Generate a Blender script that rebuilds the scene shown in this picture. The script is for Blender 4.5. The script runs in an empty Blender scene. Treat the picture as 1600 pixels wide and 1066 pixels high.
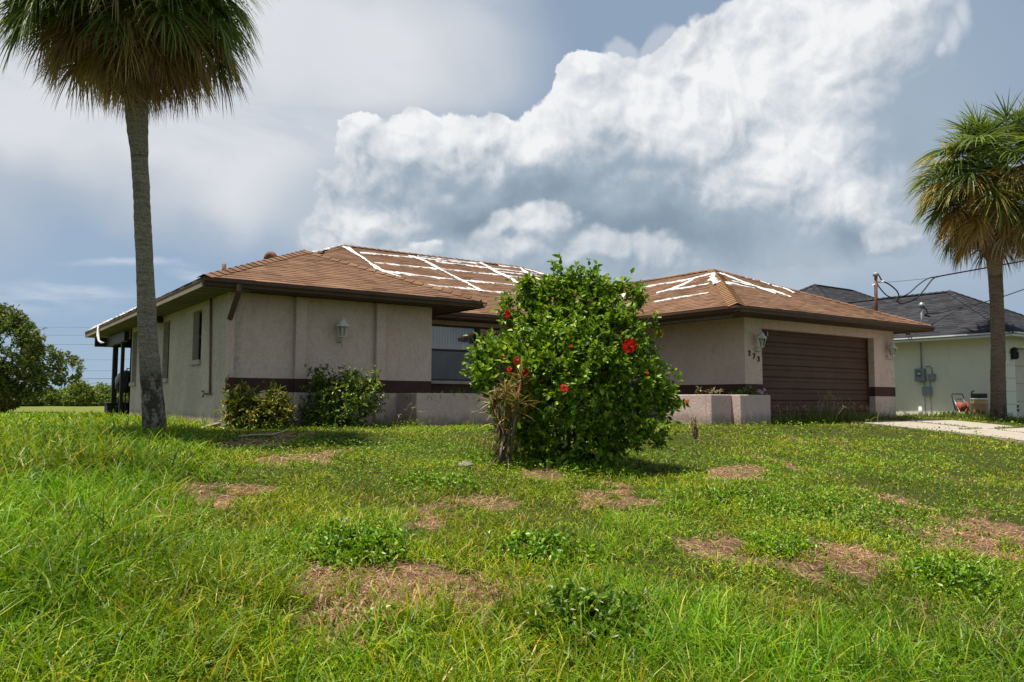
import bpy, math, random
import numpy as np
from mathutils import Vector, Matrix

rng = np.random.default_rng(11)
random.seed(11)
scn = bpy.context.scene
col = scn.collection
rad = math.radians

# ------------------------------------------------------------------ camera
F, YAW, PIT, ROL, EYE = 1237.9, rad(54.5514), rad(4.2595), rad(0.177), 0.3977
fw = np.array([math.cos(YAW) * math.cos(PIT), math.sin(YAW) * math.cos(PIT), math.sin(PIT)])
r0 = np.array([math.sin(YAW), -math.cos(YAW), 0.0])
u0 = np.cross(r0, fw)
rt = math.cos(ROL) * r0 + math.sin(ROL) * u0
up = -math.sin(ROL) * r0 + math.cos(ROL) * u0
EYEP = np.array([0.0, 0.0, EYE])
FH = np.array([math.cos(YAW), math.sin(YAW), 0.0])      # level view heading
RH = r0.copy()                                          # level right


def ray(x, y):
    return (x - 800) / F * rt - (y - 533) / F * up + fw


def at(x, y, ax, val):
    v = ray(x, y)
    return EYEP + (val - EYEP[ax]) / v[ax] * v


def deep(x, y, d):
    return EYEP + d * ray(x, y)


cam = bpy.data.cameras.new('camera')
cam.sensor_width = 36
cam.lens = F / 1600 * 36
cam.clip_end = 6000
cam.clip_start = 0.05
camo = bpy.data.objects.new('camera', cam)
M = Matrix.Identity(4)
for i in range(3):
    M[i][0], M[i][1], M[i][2], M[i][3] = rt[i], up[i], -fw[i], EYEP[i]
camo.matrix_world = M
col.objects.link(camo)
scn.camera = camo

# ------------------------------------------------------------------ light
SUN_EL = rad(74)
SUN_AZ = math.atan2(0.38, -0.93)                         # where the sun stands, from +X
SUN_DIR = Vector((math.cos(SUN_AZ) * math.cos(SUN_EL), math.sin(SUN_AZ) * math.cos(SUN_EL), math.sin(SUN_EL)))
sun = bpy.data.lights.new('sun', 'SUN')
sun.energy = 5.0
sun.angle = rad(0.6)
sun.color = (1.0, 0.93, 0.80)
suno = bpy.data.objects.new('sun', sun)
suno.rotation_euler = SUN_DIR.to_track_quat('Z', 'Y').to_euler()
suno.location = (0, 0, 40)
col.objects.link(suno)

scn.view_settings.view_transform = 'Standard'
scn.view_settings.look = 'None'
scn.view_settings.gamma = 1.0
scn.view_settings.exposure = 0.60
scn.view_settings.use_curve_mapping = False
scn.render.engine = 'CYCLES'
scn.cycles.use_denoising = True
scn.cycles.max_bounces = 6
scn.cycles.transparent_max_bounces = 6
scn.cycles.caustics_reflective = False
scn.cycles.caustics_refractive = False


class NT:
    """short hand for building node trees"""

    def __init__(s, tree):
        s.t = tree

    def n(s, typ, **kw):
        nd = s.t.nodes.new(typ)
        for k, v in kw.items():
            setattr(nd, k, v)
        return nd

    def put(s, sock, v):
        if isinstance(v, bpy.types.NodeSocket):
            s.t.links.new(v, sock)
        elif v is not None:
            sock.default_value = v

    def m(s, op, a, b=None, c=None, clamp=False):
        nd = s.n('ShaderNodeMath', operation=op, use_clamp=clamp)
        s.put(nd.inputs[0], a)
        s.put(nd.inputs[1], b)
        s.put(nd.inputs[2], c)
        return nd.outputs[0]

    def v(s, op, a, b=None, c=None, out=0):
        nd = s.n('ShaderNodeVectorMath', operation=op)
        s.put(nd.inputs[0], a)
        s.put(nd.inputs[1], b)
        s.put(nd.inputs[2], c)
        return nd.outputs[out]

    def noise(s, vec, scale, detail=4, rough=0.55, dist=0.0, out=0):
        nd = s.n('ShaderNodeTexNoise')
        s.put(nd.inputs['Vector'], vec)
        nd.inputs['Scale'].default_value = scale
        nd.inputs['Detail'].default_value = detail
        nd.inputs['Roughness'].default_value = rough
        nd.inputs['Distortion'].default_value = dist
        return nd.outputs[out]

    def ramp(s, f, stops, interp='LINEAR'):
        nd = s.n('ShaderNodeValToRGB')
        nd.color_ramp.interpolation = interp
        while len(nd.color_ramp.elements) < len(stops):
            nd.color_ramp.elements.new(0.5)
        for e, (p, c) in zip(nd.color_ramp.elements, stops):
            e.position = p
            e.color = (c[0], c[1], c[2], 1) if not isinstance(c, (int, float)) else (c, c, c, 1)
        s.put(nd.inputs[0], f)
        return nd.outputs[0]

    def mix(s, f, a, b, mode='MIX'):
        nd = s.n('ShaderNodeMix', data_type='RGBA', blend_type=mode)
        s.put(nd.inputs[0], f)
        for sk, v in ((nd.inputs[6], a), (nd.inputs[7], b)):
            if isinstance(v, tuple):
                v = (v[0], v[1], v[2], 1)
            s.put(sk, v)
        return nd.outputs[2]

    def step(s, x, a, b, smooth=True):
        nd = s.n('ShaderNodeMapRange', interpolation_type='SMOOTHSTEP' if smooth else 'LINEAR')
        s.put(nd.inputs['Value'], x)
        nd.inputs['From Min'].default_value = a
        nd.inputs['From Max'].default_value = b
        return nd.outputs[0]


# ------------------------------------------------------------------ sky with clouds
def build_sky():
    w = bpy.data.worlds.new('World')
    scn.world = w
    w.use_nodes = True
    t = w.node_tree
    t.nodes.clear()
    N = NT(t)
    sky = N.n('ShaderNodeTexSky', sky_type='NISHITA')
    sky.sun_disc = False
    sky.sun_elevation = SUN_EL
    sky.sun_rotation = math.pi / 2 - SUN_AZ
    sky.air_density = 1.0
    sky.dust_density = 1.6
    sky.ozone_density = 1.5
    D = N.n('ShaderNodeTexCoord').outputs['Generated']
    sep = N.n('ShaderNodeSeparateXYZ')
    N.put(sep.inputs[0], D)
    # bearing (rightward of the house's approach) and elevation, both in radians
    x2 = N.m('ADD', N.m('MULTIPLY', sep.outputs[0], FH[0]), N.m('MULTIPLY', sep.outputs[1], FH[1]))
    y2 = N.m('ADD', N.m('MULTIPLY', sep.outputs[0], RH[0]), N.m('MULTIPLY', sep.outputs[1], RH[1]))
    az = N.m('ARCTAN2', y2, x2)
    el = N.m('ARCSINE', sep.outputs[2])
    cb = N.n('ShaderNodeCombineXYZ')
    N.put(cb.inputs[0], az)
    N.put(cb.inputs[1], el)
    P = cb.outputs[0]

    def ae(x, y):
        v = ray(x, y)
        v = v / np.linalg.norm(v)
        a = math.atan2(float(v @ RH), float(v @ FH))
        return a, math.asin(float(v[2]))

    def sub(a, k):
        return N.v('MULTIPLY', N.v('SUBTRACT', a, (0.5, 0.5, 0.5)), (k, k, k))

    def warped(p, ks):
        for sc, k, det in ks:
            p = N.v('ADD', p, sub(N.noise(D, sc, det, 0.55, out=1), k))
        return p

    def blobs(p, lst, k=0.12):
        """soft union of ellipses: 1 at the centres, 0 on the outline, negative outside"""
        d = None
        for (x, y, rx, ry) in lst:
            a, e = ae(x, y)
            ra, re = rx / F * math.cos(a) ** 1.0, ry / F
            ln = N.v('LENGTH', N.v('MULTIPLY_ADD', p, (1 / ra, 1 / re, 0.0), (-a / ra, -e / re, 0.0)), out=1)
            d = ln if d is None else N.m('SMOOTH_MIN', d, ln, k)
        return N.m('SUBTRACT', 1.0, d)

    def billow(vec, sc, smooth=0.3):
        nd = N.n('ShaderNodeTexVoronoi', feature='SMOOTH_F1', voronoi_dimensions='2D')
        N.put(nd.inputs['Vector'], vec)
        nd.inputs['Scale'].default_value = sc
        nd.inputs['Smoothness'].default_value = smooth
        return nd.outputs['Distance']

    # --- base air: Nishita dulled by humid haze
    skyc = N.v('MULTIPLY', sky.outputs[0], (0.085, 0.085, 0.085))   # clouds below are given as final radiance; all times 10 at strength 0.1
    lowf = N.noise(D, 2.2, 3, 0.5)
    hazec = N.ramp(N.step(el, 0.0, 0.75, False), [(0.0, (0.36, 0.49, 0.65)), (0.10, (0.30, 0.43, 0.61)), (0.35, (0.27, 0.37, 0.51)), (0.6, (0.27, 0.36, 0.49)), (1.0, (0.26, 0.34, 0.47))])
    base = N.mix(0.85, skyc, hazec)

    # --- high veil: smooth bright sheets
    Pv = warped(P, [(3.0, 0.22, 3), (9, 0.05, 4)])
    veil = blobs(Pv, [(600, 60, 300, 170), (430, 200, 330, 160), (150, 225, 460, 110), (-250, 60, 460, 320), (540, 300, 170, 110), (300, 60, 380, 230)], 0.3)
    veil_m = N.step(veil, -0.10, 0.42)
    vn = N.noise(N.v('MULTIPLY', D, (1, 1, 2.4)), 4.0, 5, 0.55, 0.6)
    veil_m = N.m('MULTIPLY', veil_m, N.step(vn, 0.0, 0.50))
    far_v = N.step(N.noise(D, 1.6, 5, 0.55), 0.46, 0.72)         # the same sheets elsewhere round the sky
    offv = N.step(N.m('ABSOLUTE', az), 0.62, 0.95)
    veil_m = N.m('MAXIMUM', veil_m, N.m('MULTIPLY', far_v, offv))
    streak = N.step(blobs(warped(P, [(6, 0.10, 4)]), [(90, 470, 140, 34), (300, 438, 60, 12), (200, 420, 120, 10)]), -0.2, 0.9)
    streak = N.m('MULTIPLY', streak, N.step(N.noise(N.v('MULTIPLY', D, (1, 1, 5)), 9, 5, 0.6), 0.40, 0.68))
    vw = N.step(blobs(Pv, [(180, 215, 330, 60), (430, 260, 140, 70), (480, 90, 240, 110), (60, 140, 200, 80)], 0.4), -0.6, 0.55)
    veil_c = N.mix(N.m('ADD', N.m('MULTIPLY', vw, 0.75), N.m('MULTIPLY', N.noise(D, 5, 5, 0.5), 0.35)), (0.36, 0.43, 0.53), (0.70, 0.72, 0.76))
    c1 = N.mix(N.m('MULTIPLY', veil_m, 0.92), base, veil_c)
    c1 = N.mix(N.m('MULTIPLY', streak, 0.5), c1, (0.62, 0.67, 0.76))

    # --- right-hand grey curtain behind the big cloud
    cur = N.step(blobs(warped(P, [(3.5, 0.16, 4)]), [(1420, 270, 240, 330), (1560, 360, 260, 180), (1250, 400, 420, 90)], 0.3), -0.25, 0.8)
    cur_c = N.mix(N.noise(D, 5, 5, 0.55), (0.28, 0.365, 0.465), (0.40, 0.475, 0.57))
    c1 = N.mix(N.m('MULTIPLY', cur, 0.8), c1, cur_c)
    und = N.step(blobs(warped(P, [(5, 0.10, 4)]), [(760, 380, 330, 90), (1150, 420, 330, 60), (520, 330, 120, 80)], 0.3), -0.3, 0.6)
    c1 = N.mix(N.m('MULTIPLY', und, 0.75), c1, N.mix(N.noise(D, 7, 5, 0.6), (0.34, 0.42, 0.51), (0.51, 0.575, 0.655)))

    # --- the towering cumulus
    BIG = [(600, 270, 80, 85), (690, 260, 95, 80), (780, 265, 95, 75), (860, 250, 100, 95), (930, 190, 90, 105),
           (1010, 180, 85, 90), (1090, 190, 130, 120), (1190, 140, 130, 130), (1290, 70, 130, 130), (1380, 20, 110, 90),
           (1250, 260, 170, 120), (1130, 320, 220, 110), (1340, 320, 110, 80), (970, 330, 230, 110), (720, 330, 220, 90), (620, 340, 120, 100), (640, 250, 100, 60), (580, 260, 60, 60),
           (560, 228, 36, 42), (655, 206, 40, 40), (766, 212, 34, 36), (905, 108, 40, 34), (1045, 112, 36, 40), (1220, 20, 60, 60)]
    LOW = [(540, 380, 80, 60), (575, 345, 40, 34), (520, 345, 30, 28), (650, 386, 30, 14), (640, 396, 44, 12), (800, 395, 130, 54), (850, 355, 66, 36), (780, 352, 40, 26), (940, 405, 170, 46), (1410, 372, 60, 30)]

    def dens(p, dvec, lst):
        q = p
        for sc, k, det in ((8, 0.060, 2), (26, 0.036, 6)):
            q = N.v('ADD', q, sub(N.noise(dvec, sc, det, 0.6, out=1), k))
        b = blobs(q, lst, 0.30)
        bl = N.m('ADD', N.m('MULTIPLY', billow(q, 21.0), -0.20), N.m('MULTIPLY', billow(q, 52.0), -0.11))
        bl = N.m('MULTIPLY', N.m('ADD', bl, 0.14), N.step(b, 0.75, 0.25))      # cauliflower only near the rim
        return N.m('ADD', b, bl)

    off2 = (-0.011, 0.017, 0.0)
    # the same step in bearing/elevation expressed on the direction vector
    off3 = tuple(float(q) for q in (off2[0] * RH + np.array([0, 0, off2[1]])))
    P2, D2 = N.v('ADD', P, off2), N.v('ADD', D, off3)
    Wp = warped(P, [(5, 0.10, 3), (17, 0.045, 4)])
    fine = N.noise(warped(D, [(8, 0.08, 2)]), 14, 7, 0.64)
    # billows inside the cloud: ridged turbulence, embossed by the light from the upper left
    def turb(vec):
        q = N.v('ADD', vec, sub(N.noise(vec, 12, 2, 0.5, out=1), 0.05))
        a = N.m('ABSOLUTE', N.m('SUBTRACT', N.noise(q, 13, 1, 0.5), 0.5))
        b = N.m('ABSOLUTE', N.m('SUBTRACT', N.noise(q, 30, 1, 0.5), 0.5))
        c = N.m('ABSOLUTE', N.m('SUBTRACT', N.noise(q, 70, 3, 0.6), 0.5))
        return N.m('ADD', a, N.m('ADD', N.m('MULTIPLY', b, 0.55), N.m('MULTIPLY', c, 0.32)))
    off4 = tuple(0.55 * q for q in off3)
    emb = N.m('SUBTRACT', turb(N.v('ADD', D, off4)), turb(D))
    emb = N.m('MULTIPLY', emb, 1.25)
    ghost = N.step(dens(P, D, [(965, 80, 40, 40), (1035, 75, 36, 42), (1000, 110, 70, 40)]), -0.02, 0.35)      # paler head behind the shoulder
    c1 = N.mix(N.m('MULTIPLY', ghost, 0.55), c1, (0.58, 0.62, 0.69))
    for lst, kind in ((BIG, 0), (LOW, 1)):
        d0 = dens(P, D, lst)
        d1 = dens(P2, D2, lst)
        relief = N.step(N.m('SUBTRACT', d0, d1), -0.26, 0.36)
        if kind == 0:
            # crisp on the sunlit upper left, dissolving to the lower right
            soft = N.step(blobs(Wp, [(1350, 330, 230, 200), (1000, 420, 330, 110), (1490, 60, 120, 340), (690, 400, 290, 100)], 0.3), -0.15, 0.6)
            mk = N.mix(soft, N.step(d0, -0.01, 0.07), N.step(d0, -0.2, 0.75))
            dark = N.step(blobs(Wp, [(930, 340, 150, 75), (1020, 340, 150, 85), (1120, 360, 170, 75), (965, 255, 50, 55), (1000, 400, 300, 50), (1330, 400, 150, 60), (1410, 230, 60, 120), (1210, 350, 60, 60), (760, 360, 110, 40)], 0.25), -0.45, 0.75)
            mid = N.step(blobs(Wp, [(640, 300, 130, 70), (800, 300, 90, 50), (1170, 250, 40, 40)], 0.25), -0.5, 0.6)
            bright = N.step(blobs(Wp, [(1120, 160, 150, 90), (1240, 270, 130, 90), (900, 135, 70, 60), (1300, 60, 140, 120), (640, 205, 120, 34), (1390, 300, 70, 50), (850, 195, 60, 50), (1200, 190, 150, 90), (960, 240, 40, 30)], 0.25), -0.55, 0.55)
            lit = N.m('ADD', 0.50, N.m('SUBTRACT', N.m('MULTIPLY', bright, 0.36), N.m('ADD', N.m('MULTIPLY', dark, 0.40), N.m('MULTIPLY', mid, 0.12))))
            kr = 0.30
        else:
            mk = N.m('MULTIPLY', N.step(d0, 0.0, 0.34), 0.85)
            lit = N.m('ADD', 0.42, N.m('MULTIPLY', N.step(blobs(Wp, [(650, 380, 40, 22), (540, 365, 50, 30), (850, 350, 60, 20)], 0.2), -0.4, 0.5), 0.28))
            kr = 0.35
        lit = N.m('ADD', lit, N.m('MULTIPLY', N.m('SUBTRACT', relief, 0.45), kr))
        lit = N.m('ADD', lit, N.m('MULTIPLY', N.m('SUBTRACT', fine, 0.5), 0.42))
        lit = N.m('ADD', lit, N.m('MULTIPLY', emb, N.step(lit, 0.05, 0.55)))
        cc = N.ramp(lit, [(0.0, (0.215, 0.29, 0.375)), (0.28, (0.34, 0.415, 0.50)), (0.60, (0.56, 0.605, 0.665)), (1.0, (0.80, 0.82, 0.85))])
        c1 = N.mix(mk, c1, cc)
    # thin wisp, and scattered cumulus over the rest of the sky
    wisp = N.step(blobs(warped(P, [(14, 0.03, 4)]), [(1508, 22, 14, 26), (1490, 50, 15, 24), (1474, 70, 10, 12)], 0.5), -0.3, 0.8)
    c1 = N.mix(N.m('MULTIPLY', wisp, 0.6), c1, (0.66, 0.70, 0.77))
    sc_ = N.step(N.noise(D, 3.1, 6, 0.58), 0.52, 0.63)
    c1 = N.mix(N.m('MULTIPLY', N.m('MULTIPLY', sc_, N.step(N.m('ABSOLUTE', az), 0.72, 1.05)), 0.8), c1, (0.66, 0.69, 0.74))
    bg = N.n('ShaderNodeBackground')
    N.put(bg.inputs[0], N.v('MULTIPLY', c1, (7.35, 7.25, 7.1)))
    bg.inputs[1].default_value = 0.1
    out = N.n('ShaderNodeOutputWorld')
    t.links.new(bg.outputs[0], out.inputs[0])
    w.cycles.sampling_method = 'MANUAL'
    w.cycles.sample_map_resolution = 256


build_sky()

# ------------------------------------------------------------------ materials
def new_mat(name):
    m = bpy.data.materials.new(name)
    m.use_nodes = True
    m.node_tree.nodes.clear()
    return m, NT(m.node_tree)


def finish(m, N, sh):
    o = N.n('ShaderNodeOutputMaterial')
    m.node_tree.links.new(sh, o.inputs[0])
    return m


def bsdf(N, colr, rough=0.8, spec=0.3, metal=0.0, bump=None, bstr=0.3, bdist=0.01):
    b = N.n('ShaderNodeBsdfPrincipled')
    if isinstance(colr, tuple):
        colr = (colr[0], colr[1], colr[2], 1)
    N.put(b.inputs['Base Color'], colr)
    N.put(b.inputs['Roughness'], rough)
    b.inputs['Metallic'].default_value = metal
    b.inputs['Specular IOR Level'].default_value = spec
    if bump is not None:
        bp = N.n('ShaderNodeBump')
        bp.inputs['Strength'].default_value = bstr
        bp.inputs['Distance'].default_value = bdist
        N.put(bp.inputs['Height'], bump)
        m_ = bp.outputs[0]
        N.t.links.new(m_, b.inputs['Normal'])
    return b.outputs[0]


def worn(name, c1, c2, scale=3.0, fine=40.0, rough=0.8, spec=0.3, metal=0.0, bstr=0.25, bdist=0.006, grime=None, streak=False, fineamt=0.35):
    """paint / metal / wood with broad stains, fine grain and some relief"""
    m, N = new_mat(name)
    P = N.n('ShaderNodeTexCoord').outputs['Object']
    q = N.v('MULTIPLY', P, (1, 1, 0.22)) if streak else P
    a = N.noise(q, scale, 5, 0.6)
    f = N.noise(P, fine, 3, 0.6)
    k = N.m('ADD', N.m('MULTIPLY', N.step(a, 0.3, 0.7), 1 - fineamt), N.m('MULTIPLY', f, fineamt))
    c = N.mix(k, c1, c2)
    if grime:
        g = N.step(N.noise(q, scale * 2.3, 6, 0.65), 0.56, 0.72)
        c = N.mix(N.m('MULTIPLY', g, 0.6), c, grime)
    return finish(m, N, bsdf(N, c, rough, spec, metal, N.m('ADD', f, N.m('MULTIPLY', N.noise(P, fine * 3, 2), 0.5)), bstr, bdist))


def leaf_mat(name, trans=0.35, rough=0.5, spec=0.35, dull=1.0):
    """foliage: colour per leaf from the 'col' attribute, some light through the blade"""
    m, N = new_mat(name)
    a = N.n('ShaderNodeAttribute', attribute_name='col').outputs['Color']
    if dull != 1.0:
        a = N.v('MULTIPLY', a, (dull, dull, dull))
    b = bsdf(N, a, rough, spec)
    tr = N.n('ShaderNodeBsdfTranslucent')
    N.put(tr.inputs[0], N.v('MULTIPLY', a, (1.25, 1.2, 0.7)))
    mx = N.n('ShaderNodeMixShader')
    mx.inputs[0].default_value = trans
    m.node_tree.links.new(b, mx.inputs[1])
    m.node_tree.links.new(tr.outputs[0], mx.inputs[2])
    return finish(m, N, mx.outputs[0])


def stucco(name, c1, c2, stain, sscale=1.6, stamt=0.5, bstr=0.55, ribs=False):
    m, N = new_mat(name)
    P = N.n('ShaderNodeTexCoord').outputs['Object']
    q = N.v('MULTIPLY', P, (1, 1, 0.6))
    a = N.noise(q, 1.1, 5, 0.6)
    f = N.noise(P, 26, 4, 0.65)
    c = N.mix(N.m('ADD', N.m('MULTIPLY', N.step(a, .3, .7), 0.45), N.m('MULTIPLY', N.step(f, .36, .62), 0.55)), c1, c2)
    st = N.step(N.noise(q, sscale * 5, 8, 0.72), 0.46, 0.74)
    c = N.mix(N.m('MULTIPLY', st, stamt), c, stain)
    sx = N.n('ShaderNodeSeparateXYZ')
    N.put(sx.inputs[0], P)
    spl = N.step(N.m('SUBTRACT', sx.outputs[2], N.m('MULTIPLY', N.noise(N.v('MULTIPLY', P, (1, 1, 0.3)), 5, 5, 0.7), 0.55)), 0.02, -0.22)       # soil splashed up the foot
    c = N.mix(N.m('MULTIPLY', spl, 0.6), c, (0.17, 0.125, 0.085))
    drip = N.step(N.noise(N.v('MULTIPLY', P, (1, 1, 0.045)), 7, 5, 0.65), 0.60, 0.74)                                                            # rain streaks
    c = N.mix(N.m('MULTIPLY', drip, 0.30), c, (0.23, 0.185, 0.145))
    h = N.m('ADD', N.noise(P, 55, 4, 0.7), N.m('MULTIPLY', N.noise(P, 22, 3, 0.65), 1.3))
    return finish(m, N, bsdf(N, c, 0.92, 0.15, 0, h, bstr, 0.022))


def shingle_mat(name, cols, by_object=False):
    m, N = new_mat(name)
    P = N.n('ShaderNodeTexCoord').outputs['Object']
    if by_object:
        r = N.n('ShaderNodeObjectInfo').outputs['Random']
    else:
        r = N.n('ShaderNodeAttribute', attribute_name='col').outputs['Fac']
    c = N.ramp(r, [(i / (len(cols) - 1), k) for i, k in enumerate(cols)])
    g = N.noise(P, 160, 2, 0.6)
    c = N.mix(N.m('MULTIPLY', N.step(g, 0.35, 0.7), 0.45), c, tuple(x * 0.45 for x in cols[0]))
    big = N.step(N.noise(P, 0.7, 5, 0.6), 0.35, 0.7)
    c = N.mix(N.m('MULTIPLY', big, 0.3), c, tuple(x * 1.25 for x in cols[-1]))
    return finish(m, N, bsdf(N, c, 0.95, 0.1, 0, g, 0.35, 0.004))


MAT = {}
MAT['stucco'] = stucco('stucco_beige', (0.56, 0.42, 0.345), (0.71, 0.55, 0.46), (0.43, 0.31, 0.245), stamt=0.5)
MAT['stucco_side'] = stucco('stucco_weathered', (0.46, 0.37, 0.29), (0.72, 0.61, 0.50), (0.34, 0.27, 0.20), sscale=2.4, stamt=0.7, bstr=0.8)
MAT['stucco_planter'] = stucco('stucco_pink', (0.50, 0.37, 0.335), (0.60, 0.46, 0.42), (0.34, 0.25, 0.22), stamt=0.4)
MAT['band'] = worn('dark_brown_band', (0.052, 0.024, 0.017), (0.076, 0.036, 0.026), bstr=0.4)
MAT['gutter'] = worn('brown_gutter', (0.058, 0.031, 0.019), (0.095, 0.055, 0.034), fine=15, rough=0.55, spec=0.35, streak=False, bstr=0.08)
MAT['fascia_tan'] = worn('tan_fascia', (0.19, 0.155, 0.105), (0.27, 0.225, 0.165), grime=(0.09, 0.075, 0.055))
MAT['soffit'] = worn('soffit', (0.13, 0.11, 0.085), (0.18, 0.155, 0.12), grime=(0.06, 0.052, 0.042))
MAT['soffit_front'] = worn('soffit_brown', (0.05, 0.034, 0.026), (0.08, 0.056, 0.042))
MAT['shingle'] = shingle_mat('brown_shingle', [(0.105, 0.058, 0.038), (0.165, 0.090, 0.055), (0.205, 0.115, 0.070), (0.150, 0.086, 0.056), (0.245, 0.145, 0.092)])
MAT['shingle_one'] = shingle_mat('brown_shingle_piece', [(0.105, 0.058, 0.038), (0.165, 0.090, 0.055), (0.205, 0.115, 0.070), (0.150, 0.086, 0.056), (0.245, 0.145, 0.092)], True)
MAT['shingle_grey'] = shingle_mat('charcoal_shingle', [(0.022, 0.023, 0.027), (0.042, 0.043, 0.05), (0.060, 0.061, 0.07), (0.034, 0.035, 0.042)])
MAT['cap_tan'] = shingle_mat('tan_cap', [(0.22, 0.12, 0.06), (0.30, 0.17, 0.085), (0.26, 0.14, 0.075)])
MAT['deck'] = worn('roof_felt', (0.07, 0.038, 0.024), (0.10, 0.055, 0.034))
MAT['deck_grey'] = worn('grey_felt', (0.02, 0.021, 0.025), (0.035, 0.036, 0.042))
MAT['tarp'] = worn('white_plastic', (0.55, 0.54, 0.53), (0.76, 0.75, 0.74), scale=6, fine=30, rough=0.55, spec=0.4, bstr=0.9, bdist=0.02, grime=(0.5, 0.48, 0.46))
MAT['door'] = worn('garage_brown', (0.072, 0.033, 0.018), (0.104, 0.052, 0.031), scale=2, fine=30, rough=0.6, spec=0.3, bstr=0.12)
MAT['door_dark'] = worn('garage_shadow_gap', (0.012, 0.008, 0.006), (0.02, 0.012, 0.010))
MAT['frame_dark'] = worn('bronze_frame', (0.020, 0.015, 0.013), (0.034, 0.027, 0.022), rough=0.5, spec=0.4, bstr=0.05)
MAT['sill'] = worn('painted_sill', (0.36, 0.31, 0.26), (0.48, 0.42, 0.37), grime=(0.18, 0.155, 0.13))
MAT['blind'] = worn('white_blind', (0.58, 0.57, 0.53), (0.68, 0.67, 0.63), rough=0.6, bstr=0.02)
MAT['wall_in'] = worn('interior', (0.25, 0.24, 0.22), (0.3, 0.29, 0.27))
MAT['pipe_rust'] = worn('rusty_pipe', (0.115, 0.052, 0.028), (0.20, 0.10, 0.06), scale=9, rough=0.75, grime=(0.07, 0.03, 0.02))
MAT['pipe_tan'] = worn('brown_painted_pipe', (0.17, 0.105, 0.07), (0.25, 0.17, 0.125), scale=6, grime=(0.09, 0.05, 0.035))
MAT['lamp_paint'] = worn('verdigris_white', (0.56, 0.55, 0.47), (0.76, 0.74, 0.66), scale=14, grime=(0.24, 0.27, 0.24))
MAT['brass'] = worn('lamp_yellowed', (0.40, 0.36, 0.22), (0.55, 0.51, 0.36), scale=14)
MAT['number'] = worn('number_black', (0.035, 0.022, 0.018), (0.055, 0.035, 0.028), rough=0.5)
MAT['green_wall'] = None
MAT['white_trim'] = worn('white_trim', (0.62, 0.66, 0.63), (0.74, 0.77, 0.74), rough=0.5, bstr=0.05)
MAT['beige'] = worn('beige_door', (0.52, 0.47, 0.38), (0.6, 0.55, 0.46), bstr=0.05)
MAT['meter'] = worn('grey_metal_box', (0.21, 0.235, 0.25), (0.29, 0.315, 0.33), rough=0.5, spec=0.4, bstr=0.05)
MAT['cable'] = worn('black_cable', (0.018, 0.018, 0.02), (0.03, 0.03, 0.034), rough=0.6)
MAT['wire_far'] = worn('far_wire', (0.10, 0.11, 0.13), (0.13, 0.14, 0.16))
MAT['black'] = worn('black_paint', (0.012, 0.012, 0.013), (0.024, 0.024, 0.026), rough=0.55)
MAT['steel'] = worn('worn_steel', (0.26, 0.28, 0.30), (0.42, 0.44, 0.46), rough=0.4, metal=0.7)
MAT['red'] = worn('faded_red', (0.42, 0.055, 0.035), (0.55, 0.11, 0.075), scale=8, rough=0.5)
MAT['white_plastic'] = worn('white_pvc', (0.66, 0.66, 0.63), (0.78, 0.78, 0.75), rough=0.4, bstr=0.05)
MAT['rock'] = worn('pale_rock', (0.17, 0.15, 0.125), (0.30, 0.275, 0.24), scale=9, bstr=0.8, bdist=0.02)
MAT['stem'] = worn('twig', (0.10, 0.075, 0.05), (0.18, 0.14, 0.095), scale=12)
MAT['bark'] = worn('oak_bark', (0.06, 0.05, 0.04), (0.12, 0.10, 0.08), scale=7, bstr=0.8, bdist=0.03)
MAT['pole'] = worn('weathered_pole', (0.10, 0.085, 0.07), (0.16, 0.14, 0.12), scale=7)
MAT['leaf'] = leaf_mat('leaf_green', 0.30, 0.42, 0.45)
MAT['leaf_dull'] = leaf_mat('leaf_dull', 0.25, 0.6, 0.25)
MAT['grass'] = leaf_mat('grass_blade', 0.40, 0.45, 0.35)
MAT['frond'] = leaf_mat('palm_leaf', 0.38, 0.45, 0.4)
MAT['petal'] = leaf_mat('red_petal', 0.35, 0.6, 0.2)


def glass_mat():
    m, N = new_mat('window_glass')
    fr = N.n('ShaderNodeFresnel')
    fr.inputs[0].default_value = 1.5
    tp = N.n('ShaderNodeBsdfTransparent')
    tp.inputs[0].default_value = (0.80, 0.83, 0.82, 1)
    gl = N.n('ShaderNodeBsdfGlossy')
    gl.inputs['Roughness'].default_value = 0.03
    P = N.n('ShaderNodeTexCoord').outputs['Object']
    bp = N.n('ShaderNodeBump')
    bp.inputs['Strength'].default_value = 0.05
    N.put(bp.inputs['Height'], N.noise(P, 2.5, 2))
    N.t.links.new(bp.outputs[0], gl.inputs['Normal'])
    mx = N.n('ShaderNodeMixShader')
    N.put(mx.inputs[0], N.m('ADD', fr.outputs[0], 0.04))
    N.t.links.new(tp.outputs[0], mx.inputs[1])
    N.t.links.new(gl.outputs[0], mx.inputs[2])
    return finish(m, N, mx.outputs[0])


MAT['glass'] = glass_mat()


def screen_mat():
    m, N = new_mat('insect_screen')
    tp = N.n('ShaderNodeBsdfTransparent')
    d = N.n('ShaderNodeBsdfDiffuse')
    d.inputs[0].default_value = (0.09, 0.085, 0.08, 1)
    mx = N.n('ShaderNodeMixShader')
    mx.inputs[0].default_value = 0.2
    N.t.links.new(tp.outputs[0], mx.inputs[1])
    N.t.links.new(d.outputs[0], mx.inputs[2])
    return finish(m, N, mx.outputs[0])


MAT['screen'] = screen_mat()


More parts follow.
